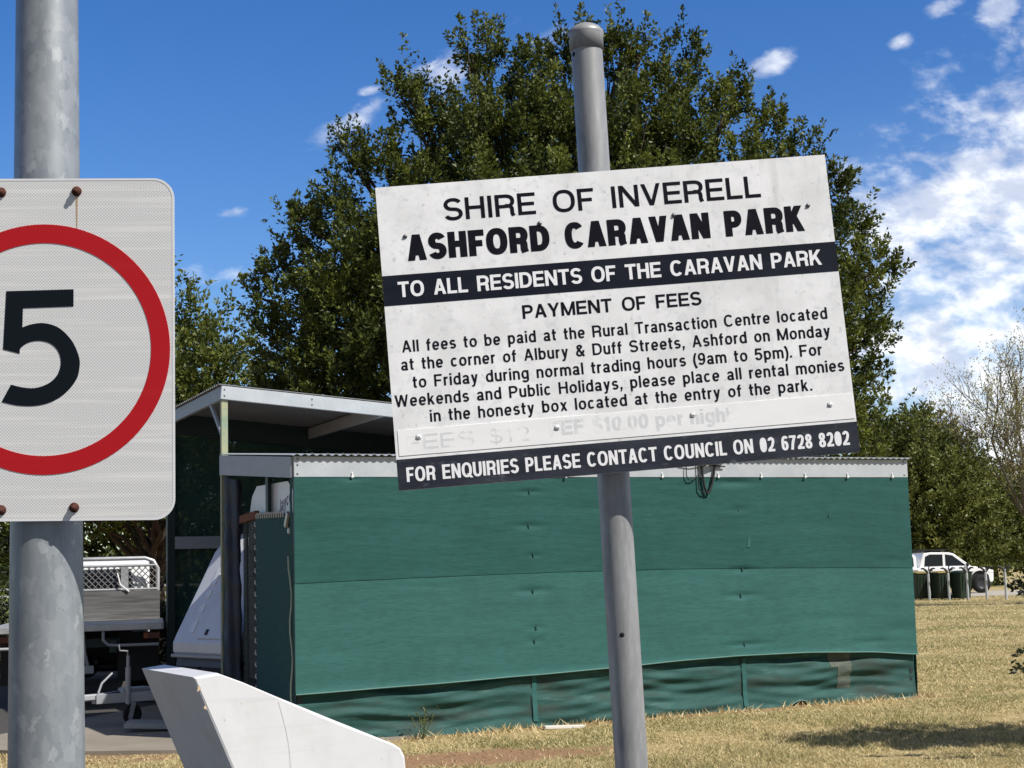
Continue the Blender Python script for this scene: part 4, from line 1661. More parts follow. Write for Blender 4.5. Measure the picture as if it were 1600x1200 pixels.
    for i in range(16):
        v = 1.60 + i * .037
        mb.tube((.065, v, .1), (.065, v, 2.08), .0045, n=5)
    for i in range(28):
        z = .12 + i * .072
        mb.tube((.065, 1.57, z), (.065, 2.18, z), .0035, n=5)
    mb.tube((.06, 1.99, .05), (.06, 1.99, 2.10), .014, n=8)
    mb.tube((.06, 1.575, .05), (.06, 1.575, 2.10), .018, n=8)
    mb.build('mesh_infill', STEEL_D, gt)
    mb = MB()
    mb.box((.02, .30, 2.03), (.03, .05, .16), rot=Matrix.Rotation(R(35), 3, 'X'), bev=.004)
    mb.box((.02, .22, 1.92), (.03, .06, .06), bev=.01)
    mb.build('latch', ALU, gt)


annexe()


# ------------------------------------------------------------------ the taller carport behind it
def carport():
    t = thing('carport', 'tall open carport with corrugated skillion roof and green back wall', 'carport', WF)
    U1 = 6.0
    f = lambda u: 3.640 - .0835 * u
    V0, V1 = LV, 5.92
    mb = MB()
    corrugated(mb, -.03, U1, V0 - .02, V1 + .05, f(0), f(0), f(U1), f(U1), along='u', amp=.012, pitch=.10)
    mb.build('roof', mat('shaded_roof_sheet', (.20, .205, .205), .6, .1, .4, [('noise', (2, 2, 2), .4, .7, (.15, .15, .15), .7)]), t)  # zinc sheet coloured darker to put the underside's shade into it
    mb = MB()

    def beam(p0, p1, w, h):
        p0, p1 = Vector(p0), Vector(p1)
        d = p1 - p0
        M = Matrix.Translation((p0 + p1) / 2) @ d.to_track_quat('X', 'Z').to_matrix().to_4x4()
        mb.box((0, 0, 0), (d.length, w, h), M, bev=.004)
    beam((0, V0, f(0) - .088), (U1, V0, f(U1) - .088), .05, .15)
    fb = mb.build('front_beam', GALV_SHEET, t)
    for (u, dz) in ((.04, .035), (.04, -.035), (1.05, .03), (1.05, -.03)):
        m2 = mb
        mb = MB()
        mb.lathe([(0, .006), (.008, .005), (.010, 0)], 8, Matrix.Translation((u, V0 - .026, f(u) - .088 + dz)) @ Matrix.Rotation(R(90), 4, 'X'))
        mb.build('rivet', SCREW, fb)
    mb = MB()
    beam((.025, V0 + .03, f(0) - .092), (.025, V1, f(0) - .092), .05, .15)
    mb.build('side_beam', ZINC_DULL, t)
    mb = MB()
    beam((.06, V1 - .03, f(0) - .155), (U1, V1 - .03, f(U1) - .155), .05, .27)
    mb.build('back_beam', STEEL_D, t)
    for u in (1.9, 3.5, 5.1):
        mb = MB()
        beam((u, V0 + .03, f(u) - .10), (u, V1 - .06, f(u) - .10), .06, .14)
        mb.build('rafter', ZINC_DULL, t)
    mb = MB()
    mb.box((.045, V0 + .03, 1.74), (.075, .06, 3.46), bev=.004)
    mb.build('post', STEEL_G, t, 'front post with peeling cream and green paint')
    for (u, v, h) in ((.045, V1 - .03, 3.5), (U1 - .05, V0 + .03, 3.0), (U1 - .05, V1 - .03, 3.0)):
        mb = MB()
        mb.box((u, v, h / 2), (.10, .10, h), bev=.004)
        mb.build('post', STEEL_D, t)
    mb = MB()
    beam((.045, V0 + .06, 3.05), (.03, V0 + .62, 3.50), .035, .05)
    mb.build('brace', ZINC_DULL, t)
    mb = MB()
    mb.grid(lambda a, b: (.06 + a * (U1 - .1), V1 + .02 + .015 * math.sin(b * 14 + a * 5), .05 + b * (3.30 - .45 * a)), 40, 30)
    mb.build('back_wall', CLOTH_B, t)
    mb = MB()
    mb.grid(lambda a, b: (U1 - .03, V0 + a * (V1 - V0), .05 + b * 2.9), 10, 10)
    mb.build('end_wall', CLOTH_D, t)
    mb = MB()
    beam((.09, V1 - .06, 1.955), (3.2, V1 - .06, 1.955), .05, .16)
    beam((3.2, V1 - .06, 1.955), (U1 - .1, V1 - .06, 1.955), .05, .16)
    mb.build('wall_rail', ZINC_DULL, t)
    # navy tarp lashed down the front post
    rr = random.Random(5)
    ph = [rr.uniform(0, 6) for _ in range(5)]

    def tp(a, b):
        an = -2.2 + a * 4.4
        r = .075 + .006 * math.sin(b * 13 + a * 6 + ph[0]) + .005 * math.sin(b * 41 + a * 3 + ph[1]) + .012 * math.sin(a * 19 + b * 2 + ph[2])
        return (.075 + r * math.cos(an + 3.6) * 1.0, V0 - .13 + .09 + r * math.sin(an + 3.6) * 3.4 - .18, .35 + b * 2.22 + .03 * math.sin(a * 6))
    mb = MB()
    mb.grid(tp, 34, 60)
    mb.build('tarp', TARP, t, 'crumpled navy tarp lashed to the front post')


carport()


# ------------------------------------------------------------------ caravans
def van_body(mb, prof, y0, y1, bev=.05):
    """profile (x, z) swept across y with rounded long edges"""
    n = len(prof)
    cx = sum(p[0] for p in prof) / n
    cz = sum(p[1] for p in prof) / n
    rings = []
    for k in range(5):
        a = R(90 * k / 4)
        rings.append((bev * (1 - math.sin(a)), y0 + bev * (1 - math.cos(a))))
    rings += [(b, y1 - (y - y0)) for b, y in rings[::-1]]
    vs = []
    for b, y in rings:
        for (x, z) in prof:
            v = Vector((cx - x, cz - z))
            q = v.normalized() * b
            vs.append((x + q.x, y, z + q.y))
    fs = []
    for i in range(len(rings) - 1):
        for k in range(n):
            k2 = (k + 1) % n
            fs.append((i * n + k, (i + 1) * n + k, (i + 1) * n + k2, i * n + k2))
    fs.append(tuple(range(n)))
    fs.append(tuple(range(len(vs) - 1, len(vs) - n - 1, -1)))
    mb.add(vs, fs)


def wheel_parts(parent, M, r, w, rim=RIM, n=28):
    """wheel about local y"""
    X = M @ Matrix.Rotation(R(90), 4, 'X')
    mb = MB()
    mb.lathe([(r * .60, -w / 2), (r * .9, -w / 2), (r * .98, -w * .38), (r, -w * .2), (r, w * .2), (r * .98, w * .38), (r * .9, w / 2), (r * .60, w / 2)], n, X)
    wh = mb.build('wheel', TYRE, parent)
    mb = MB()
    mb.lathe([(0, -w * .42), (r * .16, -w * .42), (r * .2, -w * .30), (r * .52, -w * .22), (r * .60, -w * .45), (r * .62, w * .45), (r * .5, w * .25), (0, w * .3)], n, X)
    for k in range(6):
        a = 6.283 * k / 6
        mb.box((r * .36 * math.cos(a), r * .36 * math.sin(a), -w * .36), (r * .34, r * .12, w * .12), X, rot=Matrix.Rotation(a, 3, 'Z'))
    mb.build('rim', rim, wh)
    return wh


def slope_caravan():
    M = TR(-3.403, 17.34, -.035, R(41.35))
    t = thing('caravan', 'white caravan with sloping nose parked under the tall carport', 'caravan', M)
    prof = [(.06, .62), (.0, .70), (.0, .80), (.05, .90), (.30, 1.36), (.56, 1.84), (.68, 1.97), (.90, 2.05), (3.9, 2.10), (4.0, 2.0), (4.0, .62)]
    mb = MB()
    van_body(mb, prof, -.95, .95, .05)
    b = mb.build('body', VAN_W, t)
    mb = MB()
    van_body(mb, [(.10, .42), (.02, .54), (.04, .64), (3.95, .64), (3.95, .42)], -.92, .92, .05)
    mb.build('skirt', VAN_DARK, t)
    mb = MB()
    mb.box((-.005, 0, .655), (.04, 1.86, .04), bev=.01)
    mb.build('bumper_strip', VAN_GREY, t)
    P0, P1 = Vector((.05, 0, .90)), Vector((.56, 0, 1.84))
    d = (P1 - P0).normalized()
    nn = Vector((-d.z, 0, d.x))
    Q = Matrix((( d.x, 0, nn.x, P0.x), (0, 1, 0, 0), (d.z, 0, nn.z, P0.z), (0, 0, 0, 1)))   # x up the slope, z out of it
    for (a, bb, y) in ((.02, .17, .60), (.27, .38, .60), (.46, .56, .60), (.62, .84, .60)):
        mb = MB()
        mb.box(((a + bb) / 2, y, .004), (bb - a, .10, .008), Q, bev=.002)
        mb.build('reflector', REFLEX, b)
    mb = MB()
    for (x0, x1, y0, y1) in ((-.06, .42, -.80, .40), (.50, 1.02, -.80, .40)):
        mb.box(((x0 + x1) / 2, (y0 + y1) / 2, .008), (x1 - x0, y1 - y0, .018), Q, bev=.008)
    h = mb.build('hatch', VAN_W, b)
    mb = MB()
    for (x, y) in ((.02, .22), (.60, .22), (.90, .22)):
        mb.box((x, y, .022), (.07, .05, .014), Q, bev=.004)
    mb.build('latch', BLACK, h)
    mb = MB()
    mb.prism([(1.2, 1.15), (2.2, 1.15), (2.2, 1.7), (1.2, 1.7)], -.956, -.95)
    mb.build('window', GLASS, b)
    # A-frame drawbar, coupling and jockey wheel
    mb = MB()
    for s in (-1, 1):
        p0, p1 = Vector((.25, .62 * s, .33)), Vector((-1.42, .03 * s, .30))
        q = (p1 - p0)
        mb.box((0, 0, 0), (q.length, .05, .10), Matrix.Translation((p0 + p1) / 2) @ q.to_track_quat('X', 'Z').to_matrix().to_4x4(), bev=.004)
    mb.box((-.55, 0, .32), (.05, .62, .08), bev=.004)
    mb.box((-.95, 0, .37), (.30, .22, .05), bev=.006)
    mb.build('drawbar', ZINC_DULL, t)
    mb = MB()
    mb.box((-1.50, 0, .32), (.22, .07, .07), bev=.015)
    mb.lathe([(0, .06), (.04, .05), (.05, .0), (.045, -.05), (0, -.05)], 14, Matrix.Translation((-1.60, 0, .33)))
    mb.path([(-1.38, 0, .36), (-1.34, .0, .46), (-1.22, .0, .56)], .012, 8)
    mb.build('coupling', VAN_GREY, t)
    mb = MB()
    x, y = -1.12, -.16
    mb.tube((x, y, .24), (x, y, .62), .028, n=14)
    mb.tube((x, y, .58), (x, y, .74), .018, n=10)
    mb.path([(x, y, .72), (x - .02, y - .02, .79), (x - .12, y - .04, .80), (x - .13, y - .04, .86)], .009, 8)
    mb.box((x, y + .05, .34), (.10, .06, .10), bev=.008)
    jw = mb.build('jockey_wheel', ZINC_DULL, t)
    mb = MB()
    for s in (-1, 1):
        mb.box((x + .03, y + .034 * s, .17), (.05, .008, .18), rot=Matrix.Rotation(R(14), 3, 'Y'))
    mb.build('fork', ZINC_DULL, jw)
    mb = MB()
    mb.lathe([(.062, -.028), (.098, -.026), (.108, 0), (.098, .026), (.062, .028), (.05, .01), (.0, .012), (0, -.012), (.05, -.01), (.062, -.028)], 22,
             Matrix.Translation((x + .05, y, .128)) @ Matrix.Rotation(R(90), 4, 'X'))
    mb.build('tyre', TYRE, jw)
    for s in (-1, 1):
        wheel_parts(t, Matrix.Translation((2.2, .80 * s, .33)), .33, .18)
    mb = MB()
    mb.path([(-.1, .1, .55), (-.5, .16, .40), (-1.0, .10, .36), (-1.3, .05, .33)], .011, 6)
    mb.path([(.0, -.25, .50), (-.45, -.28, .20), (-.85, -.20, .24), (-1.3, -.06, .29)], .008, 6)
    mb.build('cable', BLACK, t)


def stored_caravan():
    t = thing('caravan', 'white pop-top caravan stored inside the green annexe behind its gate', 'caravan', WF @ Matrix.Translation((.13, 0, 0)))
    # front seen in the open end: rounded shoulders
    mb = MB()
    sh = [(.30, .45), (.30, 1.95), (.34, 2.15), (.46, 2.32), (.66, 2.42), (1.85, 2.44), (2.05, 2.34), (2.16, 2.15), (2.18, 1.95), (2.18, .45)]
    mb.prism(sh[::-1], 0, 5.2, Matrix(((0, 1, 0, 0), (1, 0, 0, 0), (0, 0, 1, 0), (0, 0, 0, 1))))
    b = mb.build('body', VAN_W, t)
    mb = MB()
    mb.box((-.008, 1.35, 1.55), (.016, 1.1, .55), bev=.006)
    mb.build('window', GLASS, b)
    mb = MB()
    X = Matrix(((0, 1, 0, 0), (-1, 0, 0, 0), (0, 0, 1, 0), (0, 0, 0, 1)))
    tb = text_mb('Jayco', -.98, -.52, 2.165, .125, .19, gap=.08)
    for p in tb.v:
        mb.v.append(tuple(X @ Vector((p[0], p[1] - .001, p[2] + .22 * (p[0] + .75)))))
    mb.f, mb.sm = tb.f, tb.sm
    mb.build('lettering', mat('violet_decal', (.045, .015, .06), .5), b)
    for v in (.45, 2.0):
        wheel_parts(t, TR(2.6, v, .33, 0) @ Matrix.Rotation(0, 4, 'Z'), .33, .18)
    mb = MB()
    mb.box((2.6, 1.24, .34), (5.0, 1.5, .10), bev=.01)
    mb.build('chassis', STEEL_D, t)


GW['J'] = .55
_g = glyph


def glyph(ch, W, h, k):
    if ch == 'J':
        return [[(W - h, 1)] + sup(W / 2, .28, W / 2 - h, .29 - k, 360, 180, 12)]
    return _g(ch, W, h, k)


slope_caravan()
stored_caravan()

mb = MB()
for s in (0, .26):
    mb.box((0, s, .03), (.95, .20, .025), rot=Matrix.Rotation(R(3), 3, 'Y'), bev=.004)
    for q in (-.09, .09):
        mb.box((0, s + q, .045), (.95, .014, .05), rot=Matrix.Rotation(R(3), 3, 'Y'))
o = mb.build('loading_ramp', ZINC_DULL)
o.matrix_world = TR(-3.55, 15.95, -.030, R(8))
tag(o, 'flat pair of metal ramps lying on the slab beside the jockey wheel', 'ramp')


# ------------------------------------------------------------------ tray-back ute seen from behind
def tray_ute():
    t = thing('tray_ute', 'white tray-back ute seen from behind with mesh headboard', 'ute', TR(-5.485, 19.365, 0, R(13.3)))
    W = 1.02
    mb = MB()
    mb.box((0, 1.15, .93), (2 * W, 2.3, .05), bev=.006)
    mb.box((0, -.012, .915), (2 * W, .03, .085), bev=.008)
    for s in (-1, 1):
        mb.box((s * (W + .005), 1.15, .915), (.03, 2.3, .085), bev=.006)
    tray = mb.build('tray', ALU, t)
    mb = MB()
    mb.box((0, 2.26, 1.15), (2 * W - .04, .04, .40), bev=.004)
    mb.build('headboard', WOOD_GREY, tray, 'weathered grey board across the front of the tray')
    mb = MB()
    hp = [(-W + .05, 2.3, .95), (-W + .05, 2.3, 1.66), (-W + .11, 2.3, 1.76), (-W + .22, 2.3, 1.80), (W - .22, 2.3, 1.80), (W - .11, 2.3, 1.76), (W - .05, 2.3, 1.66), (W - .05, 2.3, .95)]
    mb.path(hp, .030, 10)
    mb.path([(-W + .07, 2.28, 1.70), (W - .07, 2.28, 1.70)], .018, 8)
    mb.path([(-W + .05, 2.28, 1.37), (W - .05, 2.28, 1.37)], .018, 8)
    for x in (-.5, .52):
        mb.box((x, 2.28, 1.54), (.10, .02, .34))
    hf = mb.build('headboard_frame', ALU, t)
    mb = MB()
    st = .085
    x0, x1, z0, z1 = -W + .07, W - .07, 1.38, 1.70
    k = -int(.4 / st)
    xs = x0 - .32
    while xs < x1:
        for sg in (1, -1):
            a, b = (xs, z0), (xs + .32, z1)
            if sg < 0:
                a, b = (xs, z1), (xs + .32, z0)
            # clip to the frame
            pa, pb = Vector(a), Vector(b)
            if pb.x <= x0 or pa.x >= x1:
                continue
            d = pb - pa
            if pa.x < x0:
                pa = pa + d * ((x0 - pa.x) / d.x)
            if pb.x > x1:
                pb = pb - d * ((pb.x - x1) / d.x)
            mb.tube((pa.x, 2.275, pa.y), (pb.x, 2.275, pb.y), .007, n=4)
        xs += st
    mb.build('mesh', mat('mesh_wire', (.17, .17, .165), .6, .2), hf)
    # cab
    mb = MB()
    prof = [(2.42, .62), (2.42, 1.25), (2.52, 1.72), (2.70, 1.785), (3.55, 1.77), (4.15, 1.25), (5.05, 1.10), (5.22, .95), (5.25, .55), (2.42, .55)]
    X = Matrix(((0, -1, 0, 0), (1, 0, 0, 0), (0, 0, 1, 0), (0, 0, 0, 1)))
    m2 = MB()
    van_body(m2, prof, -.86, .86, .09)
    mb.add([X @ Vector(p) for p in m2.v], m2.f)
    cab = mb.build('cab', CAR_W, t)
    mb = MB()
    mb.add([(-.66, 2.415, 1.28), (.66, 2.415, 1.28), (.60, 2.495, 1.66), (-.60, 2.495, 1.66)], [(0, 1, 2, 3)])
    mb.build('rear_window', GLASS, cab)
    # blue-white rope hung over the board
    mb = MB()
    mb.path([(-.18, 2.22, 1.50), (-.20, 2.21, 1.38), (-.17, 2.2, 1.22), (-.16, 2.1, 1.08), (-.22, 1.9, .985), (-.35, 1.8, .975)], .014, 6)
    strap_m = mat('pale_blue_strap', (.42, .56, .62), .7)
    mb.build('tie_strap', strap_m, tray)
    mb = MB()
    mb.path([(.42, 2.24, 1.60), (.46, 2.22, 1.44), (.58, 2.22, 1.34)], .012, 6)
    mb.build('tie_strap', REFLEX, tray)
    # underneath
    mb = MB()
    for s in (-1, 1):
        mb.box((.42 * s, 2.4, .68), (.09, 4.8, .16), bev=.006)
    mb.box((0, .25, .72), (1.0, .08, .12), bev=.006)
    mb.build('chassis', STEEL_D, t)
    mb = MB()
    mb.box((-.10, 2.05, .56), (1.5, .70, .56), bev=.03)
    mb.build('shade_block', BLACK, t)  # black block added to fill in the shade under the tray
    mb = MB()
    mb.path([(-.55, .2, .62), (-.50, 1.2, .55), (-.46, 2.0, .52)], .035, 8)
    mb.build('exhaust', RUST, t)
    mb = MB()
    mb.tube((-.70, 1.25, .37), (.70, 1.25, .37), .055, n=10)
    mb.lathe([(0, .16), (.10, .12), (.15, 0), (.10, -.12), (0, -.16)], 14, Matrix.Translation((.06, 1.25, .38)) @ Matrix.Rotation(R(90), 4, 'X'))
    mb.build('axle', BLACK, t)
    for s in (-1, 1):
        mb = MB()
        mb.path([(.30 * s, .02, .88), (.30 * s, 0.0, .76), (.36 * s, .0, .70), (.46 * s, 0, .69), (.98 * s, 0, .69)], .020, 8)
        mb.build('underrun_bar', VAN_GREY, t)
    mb = MB()
    mb.path([(.05, .02, .90), (.08, .03, .60), (.12, .04, .42)], .020, 8)
    mb.box((.10, .05, .40), (.18, .08, .10), bev=.01)
    mb.build('tow_bar', VAN_GREY, t)
    for s in (-1, 1):
        wheel_parts(t, Matrix.Translation((.74 * s, 1.25, .37)) @ Matrix.Rotation(R(90), 4, 'Z'), .37, .24)
        wheel_parts(t, Matrix.Translation((.76 * s, 4.3, .37)) @ Matrix.Rotation(R(90), 4, 'Z'), .37, .24)
        mb = MB()
        mb.box((.72 * s, .62, .52), (.52, .015, .62))
        mb.build('mudflap', BLACK, t)
        mb = MB()
        mb.box((.90 * s, .10, .80), (.20, .04, .09), bev=.01)
        tl = mb.build('tail_lamp', LAMP_R, t)
        mb = MB()
        mb.box((.82 * s, .094, .80), (.06, .04, .08), bev=.008)
        mb.build('indicator', AMBER, tl)


tray_ute()


# ------------------------------------------------------------------ bins, their posts and the white dual-cab beyond
def bin_at(M, lid, label):
    t = thing('wheelie_bin', label, 'bin', M, 'wheelie bins standing by the road')
    mb = MB()
    secs = [(.24, .25, .04), (.27, .30, .55), (.29, .345, .93), (.305, .36, .94), (.305, .36, .99)]
    vs = []
    for (hx, hy, z) in secs:
        c = .04
        for (a, b) in ((hx, -hy + c), (hx, hy - c), (hx - c, hy), (-hx + c, hy), (-hx, hy - c), (-hx, -hy + c), (-hx + c, -hy), (hx - c, -hy)):
            vs.append((a, b, z))
    fs = [tuple(range(8))[::-1]]
    for i in range(len(secs) - 1):
        for k in range(8):
            fs.append((i * 8 + k, i * 8 + (k + 1) % 8, (i + 1) * 8 + (k + 1) % 8, (i + 1) * 8 + k))
    mb.add(vs, fs)
    for x in (-.14, 0, .14):
        mb.box((x, -.318, .60), (.022, .03, .55), rot=Matrix.Rotation(R(7), 3, 'X'))
    mb.build('body', BIN_G, t)
    mb = MB()
    mb.grid(lambda a, b: (-.315 + .63 * a, -.38 + .76 * b, 1.0 + .055 * math.sin(b * math.pi) * (1 - (2 * a - 1) ** 6)), 10, 10)
    mb.box((0, -.372, .988), (.63, .02, .035), bev=.005)
    mb.tube((-.27, .40, 1.0), (.27, .40, 1.0), .018, n=8)
    mb.build('lid', lid, t)
    for s in (-1, 1):
        wheel_parts(t, Matrix.Translation((.26 * s, .30, .10)) @ Matrix.Rotation(R(90), 4, 'Z'), .10, .05, n=16)
    return t


binsx = [(14.96, 57.8, BIN_Y, 'leftmost dark green wheelie bin with ochre lid, beside the annexe corner'),
         (15.67, 57.5, BIN_Y, 'middle dark green wheelie bin with ochre lid in the row of three'),
         (16.36, 57.2, BIN_G, 'rightmost wheelie bin, all dark green with a green lid')]
for (x, y, lid, lb) in binsx:
    bin_at(TR(x, y, 0, R(19 + 3 * math.sin(x * 9))), lid, lb)

POST0 = None
pl = ['in front of the leftmost bin', 'in front of the middle bin', 'in front of the rightmost bin', 'before the front wheel of the white ute', 'standing alone at the right end of the row']
for i, (x, y) in enumerate(((15.02, 56.6), (15.66, 56.3), (16.25, 56.0), (16.84, 55.7), (17.44, 55.4))):
    lb = 'steel post with black forked top ' + pl[i]
    if POST0 is None:
        POST0 = thing('bin_post', lb, 'post', TR(x, y), 'forked posts in front of the bins')
        mb = MB()
        mb.tube((0, 0, -.05), (0, 0, 1.08), .045, n=12)
        mb.build('shaft', GALV_SHEET, POST0)
        mb = MB()
        for s in (-1, 1):
            mb.path([(0, 0, .98), (.09 * s, 0, 1.10), (.17 * s, 0, 1.16), (.26 * s, 0, 1.15)], [.045, .04, .035, .025], 8)
        mb.path([(0, 0, .98), (.03, 0, 1.15), (.05, 0, 1.24)], .022, 6)
        mb.build('forked_top', BLACK, POST0)
    else:
        copy_tree(POST0, TR(x, y, 0, rnd.uniform(-.15, .15)), lb)


def dual_cab():
    # nose towards +x; side faces the camera
    t = thing('dual_cab_ute', 'white dual-cab ute with roof racks and black wheels parked beyond the bins', 'ute', TR(20.55, 67.2, 0, R(9)))
    # x measured back from the nose
    body = [(-.32, .52), (-.30, .82), (-.40, .99), (-.72, 1.08), (-1.15, 1.13), (-1.30, 1.16), (-2.1, 1.16), (-3.3, 1.14), (-5.25, 1.10), (-5.30, .95), (-5.28, .55),
            (-4.62, .52), (-4.55, .78), (-4.36, .93), (-4.15, .96), (-3.94, .93), (-3.75, .78), (-3.68, .42), (-1.34, .42), (-1.28, .78), (-1.08, .93), (-.86, .97), (-.64, .92), (-.48, .76), (-.43, .48), (-.38, .46)]
    mb = MB()
    van_body(mb, body, -.91, .91, .07)
    b = mb.build('body', CAR_W, t)
    mb = MB()
    cabp = [(-1.20, 1.12), (-2.02, 1.71), (-2.25, 1.765), (-3.1, 1.78), (-3.42, 1.74), (-3.62, 1.12)]
    van_body(mb, cabp, -.80, .80, .05)
    cab = mb.build('cab', CAR_W, t)
    mb = MB()
    cp = [(-3.70, 1.10), (-3.72, 1.60), (-3.80, 1.70), (-5.15, 1.68), (-5.28, 1.10)]
    van_body(mb, cp, -.80, .80, .06)
    cn = mb.build('canopy', CAR_W, t)
    mb = MB()
    mb.prism([(-3.85, 1.2), (-3.87, 1.58), (-4.8, 1.56), (-4.85, 1.2)][::-1], -.815, -.80)
    mb.build('window', GLASS, cn)
    for (nm, pts) in (('window', [(-1.50, 1.19), (-2.10, 1.63), (-2.42, 1.68), (-2.42, 1.19)]), ('window', [(-2.54, 1.19), (-2.54, 1.68), (-3.12, 1.69), (-3.32, 1.60), (-3.38, 1.19)])):
        for (ya, yb) in ((-.812, -.79), (.79, .812)):
            mb = MB()
            mb.prism(pts[::-1], ya, yb)
            mb.build(nm, GLASS, cab)
    mb = MB()
    mb.add([(-1.27, -.66, 1.17), (-1.27, .66, 1.17), (-1.98, .60, 1.69), (-1.98, -.60, 1.69)], [(0, 1, 2, 3)], M=Matrix.Translation((.02, 0, .015)))
    mb.build('windscreen', GLASS, cab)
    for x in (-.86, -4.15):
        for s in (-1, 1):
            wheel_parts(t, Matrix.Translation((x, .80 * s, .40)) @ (Matrix.Rotation(R(180), 4, 'Z') if s > 0 else Matrix.Identity(4)), .40, .26)
        mb = MB()
        mb.box((x, 0, .62), (.80, 1.66, .60))
        mb.build('wheel_well', BLACK, t)
    for x in (-2.35, -3.2, -4.0, -4.9):
        mb = MB()
        mb.tube((x, -.72, 1.86), (x, .72, 1.86), .025, n=8)
        for s in (-1, 1):
            mb.box((x, .66 * s, 1.80), (.06, .05, .10))
        mb.build('roof_bar', BLACK, t)
    mb = MB()
    mb.box((-3.6, -.70, 1.89), (2.9, .04, .03))
    mb.box((-3.6, .70, 1.89), (2.9, .04, .03))
    mb.build('roof_rail', BLACK, t)
    mb = MB()
    mb.box((-1.52, -.99, 1.22), (.10, .16, .14), bev=.03)
    mb.build('mirror', BLACK, t)
    mb = MB()
    mb.box((-.44, -.80, .90), (.26, .24, .13), rot=Matrix.Rotation(R(-8), 3, 'Y'), bev=.03)
    mb.build('headlight', REFLEX, t)
    mb = MB()
    mb.box((-.33, 0, .60), (.10, 1.6, .20), bev=.03)
    mb.build('bumper', CAR_W, t)
    for x in (-2.25, -3.15):
        mb = MB()
        mb.box((x, -.915, 1.02), (.18, .03, .035), bev=.008)
        mb.build('door_handle', BLACK, t)
    mb = MB()
    for x in (-1.48, -2.48, -3.45):
        mb.box((x, -.9115, .82), (.012, .004, .62))
    mb.build('door_gap', BLACK, t)
    mb = MB()
    mb.prism([(-3.72, .88), (-4.5, .98), (-4.5, 1.06), (-3.72, 1.04)][::-1], -.9135, -.911)
    mb.build('stripe', mat('grey_decal', (.18, .19, .2), .4), t)


dual_cab()

# ------------------------------------------------------------------ trees
def mass(px, py, hw, hh, y):
    """a leaf mass measured on the photograph, given its size in metres and a depth of its own"""
    k = .01021 * (24.5 + y) / 24.5
    return ((px - 800) * k - .98, y, 1.5 + (890 - .0262 * (px - 800) - py) * k, hw * k, hh * k)


BIG = [mass(px, py, hw * (.86 if hw < 50 else 1), hh * (.9 if hh < 50 else 1), y) for px, py, hw, hh, y in (
    (775, 82, 42, 55, .1), (748, 60, 22, 38, .0), (835, 110, 48, 48, -.2), (895, 85, 42, 42, .2), (940, 58, 36, 48, 0), (985, 85, 38, 45, .2), (1018, 62, 28, 42, -.1), (1085, 92, 34, 52, 0), (1060, 130, 40, 40, -.3),
    (1150, 165, 42, 45, 0), (1178, 135, 24, 30, .2), (1212, 192, 34, 38, -.2), (660, 158, 46, 46, 0), (632, 130, 22, 24, .2), (690, 205, 42, 36, -.4), (735, 175, 45, 48, -.3),
    (560, 255, 36, 40, .0), (541, 220, 14, 26, .2), (606, 250, 34, 36, -.3), (640, 282, 40, 36, -.5), (490, 352, 42, 44, 0), (452, 345, 16, 20, .2), (530, 320, 40, 36, -.4), (560, 372, 48, 44, -.9),
    (438, 430, 38, 42, .1), (405, 462, 18, 20, .2), (470, 470, 46, 46, -.5), (428, 520, 42, 44, .1), (455, 590, 48, 48, -.4), (420, 640, 42, 44, .1),
    (1262, 240, 36, 40, .1), (1320, 282, 32, 46, 0), (1345, 350, 32, 42, .2), (1300, 345, 42, 46, -.5), (1375, 420, 34, 42, 0), (1405, 415, 14, 26, .2), (1340, 440, 44, 48, -.5), (1380, 500, 28, 42, .1), (1345, 545, 40, 46, -.3), (1362, 600, 24, 38, .1), (1335, 640, 40, 46, -.2), (1360, 690, 36, 44, .1),
    (780, 215, 75, 70, -1.0), (880, 190, 72, 68, -.9), (990, 190, 75, 68, -1.1), (1085, 215, 65, 62, -.8), (1170, 260, 60, 56, -.6), (700, 300, 70, 62, -1.2), (800, 330, 85, 75, -1.9), (920, 320, 88, 78, -2.0), (1050, 330, 85, 75, -1.8), (1180, 350, 75, 68, -1.2),
    (620, 410, 75, 68, -1.4), (540, 470, 66, 60, -1.1), (720, 450, 90, 78, -2.2), (860, 460, 95, 82, -2.5), (1000, 460, 95, 82, -2.5), (1140, 470, 90, 76, -2.0), (1260, 470, 70, 66, -1.3), (600, 560, 85, 70, -1.7), (510, 580, 62, 56, -1.0), (720, 600, 95, 78, -2.4), (1250, 600, 82, 72, -1.5), (560, 680, 85, 68, -1.4), (1280, 700, 75, 66, -1.2), (470, 690, 62, 55, -.6),
    (800, 250, 130, 120, .6), (980, 250, 130, 120, .6), (650, 420, 150, 130, .6), (860, 450, 170, 150, .8), (1080, 430, 160, 140, .8), (1230, 520, 120, 120, .5), (540, 560, 120, 120, .5))]
leafy_tree('shade_tree', 'big dense green tree rising behind the annexe and the notice', (.98, 24.5, 0), BIG, 2.2, .30, LEAF_ELM, .074, 200, 52, .36, upbias=1.0, seed=4, spread=1.5, shell=.30)

